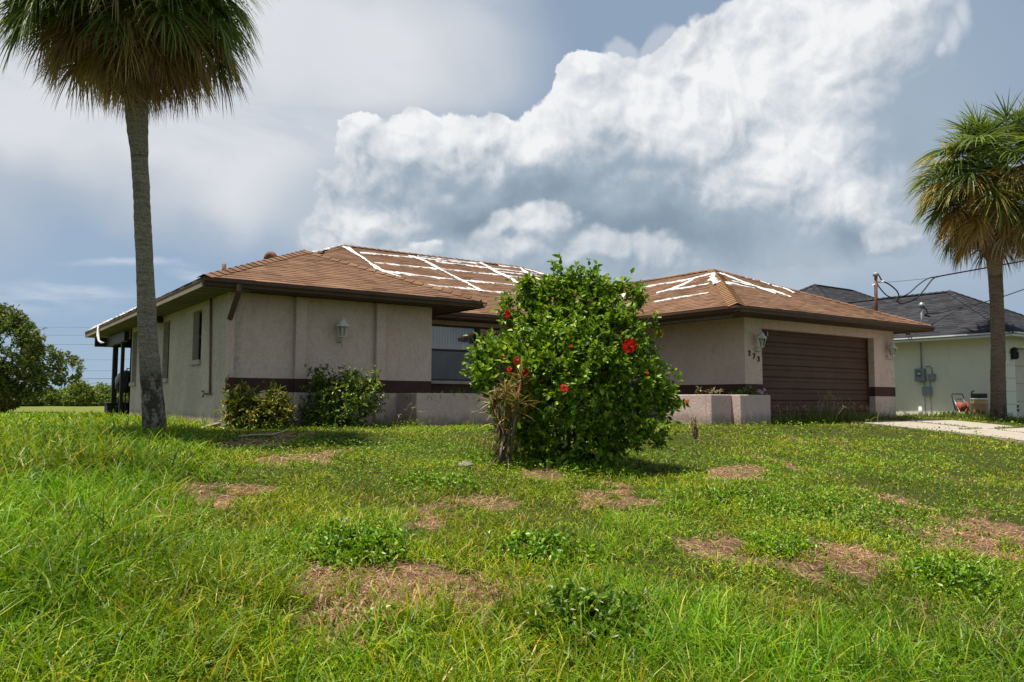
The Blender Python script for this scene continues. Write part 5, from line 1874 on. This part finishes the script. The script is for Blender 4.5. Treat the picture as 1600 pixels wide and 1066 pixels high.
shrub('croton_bush', 'yellow mottled croton at the corner foot of the left wing', 'shrub', cbp,
      [((px - 385) * s14, (660 - py) * s14, dd, r * s14) for px, py, r, dd in [(368, 630, 22, 0), (372, 612, 16, 0), (364, 605, 9, 0), (420, 628, 20, 0), (425, 612, 12, 0), (395, 643, 22, -.05), (375, 648, 18, 0), (430, 642, 12, 0), (408, 632, 14, -.05)]],
      330, 10, 0.20, 0.105, 0.036, [(3, (0.075, 0.120, 0.014)), (2, (0.12, 0.150, 0.018)), (2, (0.36, 0.30, 0.04)), (1, (0.50, 0.42, 0.08)), (.3, (0.12, 0.045, 0.02))], MAT['leaf'], 'shrubs along the wing wall', 0.3, 8)


# spiky bronze plant left of the hibiscus
def spiky(base):
    T = thing('spiky_plant', 'bronze and tan strap-leaved plant at the left foot of the hibiscus', 'plant', tuple(base))
    heads = []
    for (px, py, lean) in ((765, 628, -.1), (782, 615, 0.), (800, 632, .1), (772, 660, -.1), (790, 655, .05), (806, 596, .1)):
        heads.append(np.array(base) + RH * ((px - 780) * S) + np.array((0, 0, (722 - py) * S)) + FH * rng.normal() * .07)
    mb = MB()
    for h in heads:
        mb.tube([np.array(base) + rng.normal(size=3) * (.05, .05, 0), (np.array(base) + h) / 2 + rng.normal(size=3) * .02, h], [.018, .015, .012], 6)
    mb.build('stem', MAT['stem'], T, True)
    P, D = [], []
    for i, h in enumerate(heads):
        for k in range(46):
            a = rng.uniform(0, 2 * math.pi)
            e = rng.uniform(-.25, 1.5)
            P.append(h + np.array((0, 0, rng.uniform(-.12, .06))))
            D.append((math.cos(a) * math.cos(e), math.sin(a) * math.cos(e), math.sin(e)))
    n = len(P)
    cs = pick([(3, (0.32, 0.23, 0.085)), (3, (0.42, 0.33, 0.15)), (1.5, (0.17, 0.085, 0.04)), (3, (0.22, 0.22, 0.05)), (.6, (0.45, 0.14, 0.06))], n)
    V, fs, C = ribbons(P, D, rng.uniform(.18, .34, n), .022, rng.uniform(.3, 1.3, n), 4, [.6, 1, .8, .45, .05], None, cs * 0.8, cs)
    np_obj('leaf_rosette', V, fs, MAT['leaf_dull'], T, C, False, 'stuff')
    n = 60
    P = np.array(base) + rng.normal(size=(n, 3)) * (.09, .09, .0) + np.stack([np.zeros(n), np.zeros(n), rng.uniform(.1, .55, n)], 1)
    D = unit(rng.normal(size=(n, 3)) * (.6, .6, .1) + (0, 0, -.7))
    cs = pick([(3, (0.12, 0.075, 0.045)), (2, (0.20, 0.14, 0.085))], n)
    V, fs, C = ribbons(P, D, rng.uniform(.2, .4, n), .02, .5, 4, [.6, 1, .8, .45, .05], None, cs, cs)
    np_obj('dead_skirt', V, fs, MAT['leaf_dull'], T, C, False, 'stuff')


spiky(np.array((5.36, 7.68, float(zg(5.36, 7.68)))))

# ------------------------------------------------------------------ far trees
OAK = [(3, (0.100, 0.140, 0.031)), (3, (0.146, 0.186, 0.043)), (2, (0.065, 0.092, 0.023)), (1, (0.213, 0.232, 0.053))]


def tree(name, label, base, lobes, nshoot, per, slen, L, W, cols, trunk_pts, trunk_r, cat='tree', group=None):
    T = thing(name, label, cat, tuple(base), group)
    LW = lobes_world(base, lobes)
    P, d = lobe_points(LW, nshoot, 0.7)
    d = unit(d + np.array((0, 0, 0.35)) + 0.4 * rng.normal(size=d.shape))
    V, fs, C = merge([shoot_leaves(P, d, slen, per, L, W, cols, 1.0)])
    np_obj('crown', V, fs, MAT['leaf_dull'], T, C, False, 'stuff')
    mb = MB()
    b = np.array(base, float)
    tp = [b + RH * a + FH * c_ + np.array((0, 0, z)) for a, z, c_ in trunk_pts]
    mb.tube(tp, trunk_r, 10)
    for c, r in LW[:10]:
        mb.tube([tp[-1], (tp[-1] * .45 + c * .55) + rng.normal(size=3) * r * .15, c + rng.normal(size=3) * r * .3], [trunk_r[-1] * .8, trunk_r[-1] * .45, trunk_r[-1] * .12], 6)
    mb.build('trunk', MAT['bark'], T, True)
    return T


ob = gnd(-5, 645)
do = float((ob - EYEP) @ fw)
so = do / F


def ox(px, py, r, dd=0):
    return ((px + 5) * so, (645 - py) * so, dd, r * so)


tree('oak_tree', 'broad dark green oak standing in the far left of the field', ob,
     [ox(-20, 540, 55), ox(25, 545, 42, -1), ox(60, 572, 30), ox(95, 578, 19, .5), ox(-50, 575, 50), ox(20, 585, 30, 1), ox(-5, 515, 36), ox(-60, 510, 50), ox(45, 600, 18), ox(78, 592, 18, -.5), ox(15, 515, 20), ox(108, 580, 9), ox(38, 525, 14), ox(-100, 560, 60), ox(5, 605, 20, -1), ox(82, 565, 14), ox(-30, 560, 60, 1.5)],
     3200, 10, 0.42, 0.22, 0.13, OAK, [(0, -.2, 0), (.1, 1.2, 0), (-.3, 2.3, .2)], [.32, .24, .2])
# yellow shrub and hedge of scrub beyond the field
yb = gnd(10, 645.5)
sy = float((yb - EYEP) @ fw) / F
shrub('yellow_shrub', 'yellow green shrub under the oak at the left edge', 'shrub', yb, [((px - 10) * sy, (639 - py) * sy, 0, r * sy) for px, py, r in ((2, 625, 12), (16, 622, 11), (8, 614, 8), (-8, 628, 12))], 170, 8, .3, .22, .10, [(2, (.20, .17, .03)), (2, (.12, .13, .03)), (1, (.06, .09, .02))], MAT['leaf_dull'], None, .3, 4)
SCR = [(3, (0.156, 0.221, 0.042)), (3, (0.213, 0.284, 0.057)), (1, (0.113, 0.151, 0.032)), (1, (0.315, 0.349, 0.080))]
looks = ['dark low scrub bush with a palmetto look', 'bright green rounded scrub bush', 'pale green spreading scrub bush', 'dense mid green scrub bush', 'tall bright scrub bush', 'olive green scrub bush', 'ragged green scrub bush', 'small dark scrub bush']
for i, (px, top, w) in enumerate(((42, 622, 26), (70, 612, 30), (98, 603, 30), (125, 601, 26), (150, 604, 28), (176, 602, 30), (204, 606, 28), (30, 615, 26), (240, 606, 40), (-30, 612, 40), (300, 606, 60))):
    b = gnd(px, 635.2 - 0.3 * (i % 3))
    b = b + FH * (i % 3) * 2.0
    s_ = float((b - EYEP) @ fw) / F
    where = ['below the right end of the oak', 'just right of the thin pole', 'midway between pole and porch', 'left of the porch post gap', 'beside the porch box', 'seen behind the porch posts', 'half hidden by the house side', 'left of the thin pole', 'hidden past the house corner', 'at the picture left edge', 'behind the house'][i]
    shrub('scrub_bush', f'{looks[i % 8]} {where}', 'bush', b, [((q) * s_, (636 - py) * s_, dz, r * s_) for q, py, r, dz in ((-w * .4, (636 + top) / 2, w * .42, 0), (w * .35, (636 + top) / 2 + 1, w * .45, .5), (0, top + 11, 13, -.3), (w * .25, 627, w * .45, -.8), (-w * .3, 626, w * .45, -.8), (w * .1, top + 16, w * .4, .6))],
          480, 9, .5, .30, .17, [(a, tuple(np.array(c_) * (0.75 + 0.12 * (i * 7 % 5)))) for a, c_ in SCR], MAT['leaf_dull'], 'scrub along the far field edge', .2, 3)


# ------------------------------------------------------------------ lawn
def blocked(X, Y):
    """places where no grass grows: buildings, planters, clear concrete"""
    b = (X > 4.12) & (X < 8.4) & (Y > 14.6) & (Y < 28)
    b |= (X > 8.3) & (X < 21.8) & (Y > 16.8) & (Y < 28)
    b |= (X > 15.2) & (X < 21.8) & (Y > 11.95)
    b |= (X > 7.5) & (X < 13.15) & (Y > 13.82) & (Y < 17)
    b |= (X > 13.5) & (X < 14.25) & (Y > 11.5) & (Y < 13) | (X > 14.18) & (X < 15.3) & (Y > 11.27) & (Y < 12.1)
    b |= (X > 26.2) & (Y > 11.1)
    n = vnoise(X * 1.3, Y * 1.3, 61, 3)
    edge = 18.75 + (11.5 - Y) * -0.04 + (n - 0.5) * 1.0
    b |= (X > edge) & (X < 22.62) & (Y < 11.95)
    return b


def polar_points(n, d0, d1, half=0.80, power=1.0):
    """more grass close to where one stands: density falls off with the square of the distance"""
    d = np.exp(rng.uniform(np.log(d0), np.log(d1), n))
    a = rng.uniform(-half, half, n)
    X = d * (np.cos(a) * FH[0] + np.sin(a) * RH[0])
    Y = d * (np.cos(a) * FH[1] + np.sin(a) * RH[1])
    ok = ~blocked(X, Y)
    return X[ok], Y[ok], d[ok], a[ok]


def lushness(X, Y):
    r = X * RH[0] + Y * RH[1]
    f = X * FH[0] + Y * FH[1]
    w = (vnoise(X * 0.7, Y * 0.7, 91, 3) - 0.5) * 1.6
    left = sstep(-(r + 0.25 + 0.36 * f + w), -0.5, 0.7)
    nearb = sstep(4.9 - f + w * 0.7, -0.5, 0.6) * 0.85
    return np.maximum(left, nearb), left


G_LUSH = [(4, (0.147, 0.284, 0.005)), (3, (0.211, 0.345, 0.008)), (2, (0.076, 0.169, 0.005)), (1.4, (0.360, 0.400, 0.021)), (0.3, (0.461, 0.351, 0.089))]
G_MID = [(3, (0.170, 0.305, 0.006)), (3, (0.267, 0.379, 0.010)), (1.5, (0.096, 0.186, 0.005)), (1.1, (0.416, 0.431, 0.024)), (0.8, (0.534, 0.416, 0.089))]
G_DEAD = [(3, (0.542, 0.336, 0.216)), (2, (0.406, 0.237, 0.151)), (2, (0.661, 0.434, 0.288)), (0.7, (0.255, 0.145, 0.091)), (0.5, (0.226, 0.223, 0.039))]
G_WEED = [(3, (0.120, 0.254, 0.008)), (3, (0.175, 0.316, 0.013)), (1.5, (0.267, 0.380, 0.024)), (1, (0.070, 0.149, 0.008)), (0.15, (0.367, 0.353, 0.049))]


def lawn():
    # blades
    X, Y, d, a = polar_points(470000, 2.6, 48)
    lush, left = lushness(X, Y)
    dead = deadness(X, Y)
    clump = vnoise(X * 2.2, Y * 2.2, 17, 3)
    keep = rng.random(len(X)) > sstep(dead, 0.42, 0.80) * (0.45 + 0.5 * sstep(vnoise(X * 2.7, Y * 2.7, 303, 3), .38, .6))
    keep &= rng.random(len(X)) < (0.45 + 0.55 * np.maximum(lush, sstep(clump, .35, .6)))
    X, Y, d, lush, left, dead, clump = [q[keep] for q in (X, Y, d, lush, left, dead, clump)]
    n = len(X)
    h = (0.055 + 0.07 * clump + lush * (0.10 + 0.12 * clump) + left * 0.07) * rng.uniform(0.55, 1.35, n)
    h *= 1 - 0.45 * sstep(dead, 0.35, 0.6)
    h *= 1 - 0.45 * sstep(d, 5.5, 12)
    w = np.maximum(0.0062, 0.00092 * d) * rng.uniform(0.6, 1.5, n) * (1 + 0.35 * lush)
    azb = rng.uniform(0, 2 * math.pi, n)
    lean = rng.uniform(0.15, 0.95, n) * (0.8 + 0.5 * (1 - lush))
    D = np.stack([np.cos(azb) * lean, np.sin(azb) * lean, np.ones(n)], 1)
    P = np.stack([X, Y, zg(X, Y) - 0.006], 1)
    cl, cm = pick(G_LUSH, n), pick(G_MID, n)
    hue = vnoise(X * 0.9, Y * 0.9, 44, 4)[:, None]
    C = np.where(rng.random((n, 1)) < lush[:, None], cl, cm)
    big = vnoise(X * 0.42, Y * 0.42, 203, 3)[:, None]
    C = C * (0.82 + 0.42 * sstep(big, .3, .7)) * np.where(hue > .5, np.array([[1.12, 1.0, 1.0]]), np.array([[0.88, 0.98, 0.9]])) * (0.70 + 0.6 * vnoise(X * 3.1, Y * 3.1, 71, 2))[:, None]
    dry = rng.random(n) < sstep(dead, 0.25, 0.6) * 0.5
    C[dry] = pick(G_DEAD, int(dry.sum()))
    V, fs, CC = ribbons(P, D, h * 1.25, w, rng.uniform(0.6, 3.0, n) * (0.7 + lush), 4, [.9, 1, .85, .5, .06], None, C * 0.42, C * 1.15)  # blade feet coloured darker to deepen the shade between blades
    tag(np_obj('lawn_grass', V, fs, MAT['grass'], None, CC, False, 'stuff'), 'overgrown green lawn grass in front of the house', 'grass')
    # creeping broad-leaved weeds between the blades
    X, Y, d, a = polar_points(170000, 3.0, 26, 0.78)
    lush, left = lushness(X, Y)
    dead = deadness(X, Y)
    wn_ = vnoise(X * 0.8, Y * 0.8, 131, 4)
    keep = rng.random(len(X)) < sstep(wn_, 0.38, 0.60) * (1 - 0.85 * lush) * (1 - 0.92 * sstep(dead, .35, .55)) * (1 - .72 * sstep(d, 9.5, 14))
    X, Y, d, wn_ = [q[keep] for q in (X, Y, d, wn_)]
    n = len(X)
    hh = rng.uniform(0.015, 0.11, n) * (0.5 + wn_)
    P = np.stack([X, Y, zg(X, Y) + hh], 1)
    A = unit(np.concatenate([rng.normal(size=(n, 2)), rng.uniform(-.3, .8, (n, 1))], 1))
    Nn = unit(np.array((0, 0, 1.0)) + 0.5 * rng.normal(size=(n, 3)))
    L = np.maximum(0.019, 0.0025 * d) * rng.uniform(0.7, 1.3, n)
    C = pick(G_WEED, n, .16)
    C = C * (0.62 + 0.75 * vnoise(X * 2.4, Y * 2.4, 151, 3))[:, None]
    V, fs, CC = leaves(P, A, Nn, L, L * 0.62, C, 0.25, 0.1)
    tag(np_obj('creeping_weeds', V, fs, MAT['leaf_dull'], None, CC, False, 'stuff'), 'creeping broad leaved weeds spread through the lawn', 'weeds')
    # straw on the bare patches
    X, Y, d, a = polar_points(330000, 2.8, 24, 0.78)
    dead = deadness(X, Y)
    keep = rng.random(len(X)) < sstep(dead, 0.36, 0.70) * (.35 + .65 * sstep(vnoise(X * 4, Y * 4, 3, 3), .4, .55))
    X, Y, d = [q[keep] for q in (X, Y, d)]
    n = len(X)
    az_ = rng.uniform(0, 2 * math.pi, n)
    D = np.stack([np.cos(az_), np.sin(az_), rng.uniform(-.02, .55, n)], 1)
    P = np.stack([X, Y, zg(X, Y) + rng.uniform(0.0, 0.02, n)], 1)
    C = pick(G_DEAD, n, .22)
    V, fs, CC = ribbons(P, D, rng.uniform(.03, .09, n) * (1 + d * .02), np.maximum(.0035, .0007 * d), .5, 2, [1, .8, .15], None, C, C)
    tag(np_obj('dead_thatch', V, fs, MAT['grass'], None, CC, False, 'stuff'), 'dry straw thatch lying on the bare lawn patches', 'thatch')


lawn()


# ------------------------------------------------------------------ weed clumps, seed heads, stones
def weed_clump(px, py, wpx, hpx, label, dense=1.0, L=.06, cols=G_WEED, name='weed_clump', group='weed clumps in the lawn', upright=False):
    b = gnd(px, py)
    b[2] = float(zg(b[0], b[1]))
    s_ = float((b - EYEP) @ fw) / F
    w, h = wpx * 1.25 * s_, hpx * s_
    T = thing(name, label, 'weeds', tuple(b), group)
    n = int(230 * dense)
    rr = rng.random(n) ** .62 * w / 2 * (1 + .25 * rng.normal(size=n)).clip(.4, 1.5)
    aa = rng.uniform(0, 2 * math.pi, n)
    P = np.stack([b[0] + rr * np.cos(aa), b[1] + rr * np.sin(aa), np.zeros(n)], 1)
    prof = np.sqrt(np.clip(1 - (rr / (w / 2)) ** 2, 0, 1))
    ir = .35 + 1.1 * vnoise(P[:, 0] * 6, P[:, 1] * 6, int(px) % 97, 3)
    P[:, 2] = zg(P[:, 0], P[:, 1]) + h * .62 * prof * ir * rng.uniform(.2, 1.0, n) ** .6
    dd = unit(np.stack([np.cos(aa) * .5, np.sin(aa) * .5, np.ones(n)], 1) + .4 * rng.normal(size=(n, 3)))
    V, fs, C = merge([shoot_leaves(P - dd * .05, dd, .09, 12, L * .72, L * .36, cols, .9)])
    np_obj('foliage', V, fs, MAT['leaf'], T, C, False, 'stuff')
    st = MB()
    for k in range(10):
        q = P[k * 7 % n]
        st.tube([b + rng.normal(size=3) * (w * .12, w * .12, 0), (b + q) / 2 + rng.normal(size=3) * .02, q], [.006, .005, .003], 5)
    st.build('stem', MAT['stem'], T)


weed_clump(568, 862, 150, 44, 'low broad leaved weed clump just above the largest bare patch', 1.1, .055)
weed_clump(850, 872, 120, 44, 'dark weed clump in the mid lawn below the hibiscus', 1.0, .055)
weed_clump(930, 990, 190, 95, 'tall dark leafy weed clump in the foreground right of the largest bare patch', 1.5, .062, [(3, (.10, .20, .012)), (2, (.15, .26, .02)), (1.5, (.06, .125, .010)), (.9, (.24, .32, .04))])
weed_clump(1500, 925, 130, 50, 'leafy weed clump at the lower right between two bare patches', 1.0, .05)
weed_clump(1225, 870, 90, 24, 'flat grassy weed clump above the right middle bare patch', .6, .05)
weed_clump(620, 995, 100, 40, 'small weed tuft growing inside the largest bare patch', .6, .05)
weed_clump(1180, 800, 170, 26, 'wide low weed mat in the mid lawn right of the hibiscus shade', 1.0, .05)
weed_clump(1330, 815, 220, 34, 'yellow flecked low weed mat in the right middle lawn', 1.4, .045, G_WEED + [(1.6, (.42, .38, .10))])
weed_clump(690, 760, 110, 22, 'small round leaved weed mat below the pale stone', .8, .045)
weed_clump(790, 722, 110, 34, 'weeds crowding the foot of the bronze spiky plant', .9, .05)
weed_clump(905, 735, 170, 26, 'shaded weeds along the front foot of the hibiscus', .9, .05)


def stalks(name, label, cat, cx, cy, n, spread, h, cols, group=None, zbase=None, heads=True, aim=(0, 0), w=.006, leafy=18, headcol=((.42, .37, .20))):
    z0 = float(zg(cx, cy)) if zbase is None else zbase
    T = thing(name, label, cat, (cx, cy, z0), group)
    m = n * leafy
    P = np.stack([cx + rng.normal(size=m) * spread, cy + rng.normal(size=m) * spread, np.full(m, z0)], 1)
    D = unit(np.concatenate([rng.normal(size=(m, 2)) * .45 + np.array(aim), np.ones((m, 1))], 1))
    C = pick(cols, m)
    parts = [ribbons(P, D, h * rng.uniform(.35, .75, m), w * 1.4, rng.uniform(.6, 2.2, m), 4, [.8, 1, .8, .45, .06], None, C * .8, C)]
    V, fs, CC = merge(parts)
    np_obj('blades', V, fs, MAT['grass'], T, CC, False, 'stuff')
    if heads:
        P = np.stack([cx + rng.normal(size=n) * spread, cy + rng.normal(size=n) * spread, np.full(n, z0)], 1)
        D = unit(np.concatenate([rng.normal(size=(n, 2)) * .25 + np.array(aim), np.ones((n, 1))], 1))
        L = h * rng.uniform(.75, 1.1, n)
        c = np.tile(np.array(headcol), (n, 1))
        a = ribbons(P, D, L, .005, .35, 4, [1, 1, 1, 1, 1], None, c * .7, c)
        tips = a[0].reshape(n, 10, 3)[:, 8:].mean(1)
        hd = unit(rng.normal(size=(n * 4, 3)) * (1, 1, .45) + (0, 0, .35))
        hb_ = ribbons(np.repeat(tips, 4, 0), hd, .10, .010, .5, 3, [.5, 1, .8, .2], None, np.tile(np.array(headcol), (n * 4, 1)), np.tile(np.array(headcol) * 1.2, (n * 4, 1)))
        V, fs, CC = merge([a, hb_])
        np_obj('seed_heads', V, fs, MAT['grass'], T, CC, False, 'stuff')
    return T


SG = [(3, (.11, .18, .018)), (2, (.17, .22, .028)), (1, (.25, .24, .06)), (1, (.06, .10, .012))]
for i, (x, n, h) in enumerate(((15.65, 5, .34), (16.25, 7, .38), (16.9, 8, .42), (17.45, 8, .52), (18.1, 11, .62), (18.75, 8, .45), (19.35, 6, .40), (19.95, 6, .42), (20.5, 4, .30), (21.2, 4, .25))):
    wh = ['next to the planter', 'second from the planter', 'third from the planter', 'left of the tallest one', 'the tallest, before the middle of the door', 'right of the tallest one', 'third from the right pier', 'second from the right pier', 'close by the right pier', 'at the foot of the right pier'][i]
    stalks('grass_tuft', f'seeding grass tuft before the garage door, {wh}', 'grass tuft', x, 11.45 + .12 * math.sin(i * 2.1), n + 3, .2, h * 1.1, SG, 'grass tufts before the garage door', leafy=24, w=.010)
for i, (x, n, h) in enumerate(((7.3, 6, .42), (6.75, 4, .36), (5.0, 5, .26), (8.6, 4, .30), (9.6, 4, .34), (10.4, 4, .3))):
    wh = ['at the left end of the front planter', 'between shrub and front planter', 'between the croton and the shrub', 'near the left end of the planter face', 'at the middle of the planter face', 'by the bronze spiky plant on the planter face'][i]
    stalks('grass_tuft', f'wispy seeding grass {wh}', 'grass tuft', x, (13.7 if x > 6.5 else 14.2), n, .14, h, SG, 'grass tufts along the front')
for i, (x, y, h, cols, lb) in enumerate(((7.95, 14.5, .12, SG, 'low weeds at the left end of the window planter'), (8.7, 14.5, .16, SG, 'weeds under the left part of the large window'), (9.5, 14.5, .2, SG, 'weeds before the window mullion'), (10.3, 14.6, .26, SG, 'taller weed before the right window half'), (11.2, 14.5, .2, SG, 'weeds at the hidden right end of the window planter'))):
    stalks('weed_plant', lb, 'weeds', x, y - .25, 8, .24, h * 3.2, cols, 'weeds growing in the planters', 0.40, False, leafy=24)
DRY = [(3, (.24, .21, .09)), (2, (.15, .17, .05)), (1, (.32, .25, .12))]
stalks('weed_plant', 'dry seeding weeds in the left part of the garage planter', 'weeds', 13.95, 12.1, 9, .20, .30, DRY, 'weeds growing in the planters', .38, True, leafy=14)
stalks('weed_plant', 'short dry weeds in the garage planter behind its front step', 'weeds', 14.05, 11.8, 6, .12, .24, DRY, 'weeds growing in the planters', .38, True, leafy=14)
pb = np.array((14.78, 11.6, .40))
PT, PL = shrub('petunia_plant', 'leafy planter plant with small mauve flowers below the house number', 'plant', pb, [(-.15, .10, 0, .12), (.12, .11, 0, .12), (.3, .12, .05, .09), (-.32, .08, 0, .09), (0, .12, .1, .12)], 130, 8, .09, .05, .028, SG, MAT['leaf'], None, .3, 4)
for k, (dx, dz) in enumerate(((.30, .23), (.36, .20), (.25, .21), (.40, .25), (.33, .17))):
    c = pb + RH * dx + np.array((0, 0, dz)) - FH * (.05 + .01 * k)
    fl = MB().lathe(c, [(.006, -.03), (.012, -.01), (.032, .004), (.034, .006)], 10, unit(-FH + np.array((.2, 0, .5))))
    m_ = MAT.get('mauve')
    if m_ is None:
        m_ = MAT['mauve'] = worn('mauve_petal', (.30, .12, .27), (.42, .2, .38))
    fl.build('flower', m_, PT)
# grass fringe along the neighbour's wall, by the cart and barrel, and at the palm foot
for i, (x, y, h, n, lb) in enumerate(((25.95, 12.6, .30, 7, 'green weeds left of the hose reel cart'), (25.5, 11.75, .32, 6, 'green weeds between the cart and the barrel'), (25.5, 10.95, .3, 6, 'tangled weeds between the barrel and the palm'), (25.0, 10.35, .28, 6, 'weeds at the right foot of the driveway palm'), (24.5, 11.0, .26, 5, 'weeds at the left foot of the driveway palm'), (26.2, 13.6, .2, 5, 'sparse weeds under the electric meter boxes'), (22.4, 12.2, .22, 5, 'weeds behind the right garage pier'))):
    stalks('weed_tuft', lb, 'weeds', x, y, n + 4, .24, h * 1.5, SG, 'weeds by the neighbour wall', None, False, leafy=30, w=.012)
q = lp[0]
stalks('grass_tuft', 'long grass growing round the foot of the tall palm', 'grass tuft', q[0], q[1] - .05, 6, .22, .26, G_LUSH, None, None, False, leafy=30, w=.009)
# cracks in the drive with grass
def joint_grass(label, x0, y0, x1, y1, n):
    P = np.stack([np.linspace(x0, x1, n) + rng.normal(size=n) * .025, np.linspace(y0, y1, n) + rng.normal(size=n) * .025, np.zeros(n)], 1)
    P = P[vnoise(P[:, 0] * 2.3, P[:, 1] * 2.3, 7, 2) > .42]
    n = len(P)
    P[:, 2] = zt(P[:, 0], P[:, 1]) + .03
    D = unit(np.concatenate([rng.normal(size=(n, 2)) * .7, np.ones((n, 1))], 1))
    C = pick(SG, n)
    V, fs, CC = ribbons(P, D, rng.uniform(.04, .11, n), .014, 1.5, 3, [1, .9, .6, .08], None, C * .7, C)
    tag(np_obj('joint_grass', V, fs, MAT['grass'], None, CC, False, 'stuff'), label, 'grass')


joint_grass('grass growing along the long joint of the driveway', 20.4, 11.5, 20.4, 2, 700)
joint_grass('grass growing in the upper cross joint of the driveway', 19.2, 9.03, 22.5, 9.03, 420)
joint_grass('grass growing in the lower cross joint of the driveway', 18.8, 6.13, 22.5, 6.13, 420)


def rock(px, py, w, h, label):
    b = gnd(px, py)
    b[2] = float(zg(b[0], b[1]))
    V, fs = [], []
    for i in range(7):
        for k in range(12):
            t, ph = math.pi * i / 6 - math.pi / 2, 2 * math.pi * k / 12
            f = 1 + .25 * math.sin(k * 1.7 + i) + .12 * rng.normal()
            V.append((b[0] + w * f * math.cos(t) * math.cos(ph), b[1] + .7 * w * f * math.cos(t) * math.sin(ph), b[2] + h * (.45 + .6 * math.sin(t)) + .01 * rng.normal()))
    for i in range(6):
        for k in range(12):
            fs.append((i * 12 + k, i * 12 + (k + 1) % 12, (i + 1) * 12 + (k + 1) % 12, (i + 1) * 12 + k))
    tag(MB().add(V, fs).build('stone', MAT['rock'], None, True), label, 'stone')


rock(728, 731, .10, .075, 'pale rounded stone half sunk in the grass left of the spiky plant')
# dead brown weed stalk right of the hibiscus, pale edging pipe by the palm
g = gnd(1086, 694)
T = thing('dead_stalk', 'short brown dead weed stalk standing in the lawn right of the hibiscus', 'weed', (g[0], g[1], float(zg(g[0], g[1]))))
mb = MB()
b0 = np.array((g[0], g[1], float(zg(g[0], g[1]))))
for k in range(5):
    mb.tube([b0 + rng.normal(size=3) * (.02, .02, 0), b0 + rng.normal(size=3) * (.03, .03, 0) + (0, 0, .2), b0 + rng.normal(size=3) * (.05, .05, .03) + (0, 0, .34)], [.012, .012, .005], 5)
mb.build('stem', MAT['pipe_tan'], T)
V, fs, C = ribbons(np.tile(b0, (26, 1)) + np.stack([rng.normal(size=26) * .02, rng.normal(size=26) * .02, rng.uniform(.05, .34, 26)], 1), unit(rng.normal(size=(26, 3)) + (0, 0, .2)), .09, .022, 1.2, 3, [.6, 1, .7, .1], None, pick(G_DEAD, 26) * .6, pick(G_DEAD, 26) * .6)
np_obj('withered_leaves', V, fs, MAT['leaf_dull'], T, C, False, 'stuff')
pp = [gnd(372, 687), gnd(400, 684), gnd(425, 684), gnd(452, 677)]
tag(MB().tube([np.array((p[0], p[1], float(zg(p[0], p[1])) + .05)) for p in pp], .010, 6).build('garden_hose', MAT['sill'], None, True), 'pale old hose lying in the palm shade near the wing', 'hose')
sb_ = at(340, 655, 0, 4.0)
tag(MB().add([(3.72, 14.62, -.10), (4.1, 14.9, -.03), (4.1, 15.12, -.03), (3.72, 14.84, -.10), (3.72, 14.62, -.16), (4.1, 14.9, -.16), (4.1, 15.12, -.16), (3.72, 14.84, -.16)],
             [(0, 1, 2, 3), (7, 6, 5, 4), (0, 4, 5, 1), (1, 5, 6, 2), (2, 6, 7, 3), (3, 7, 4, 0)]).build('splash_block', MAT['rock'], None), 'small pale splash block at the foot of the side wall corner', 'splash block')
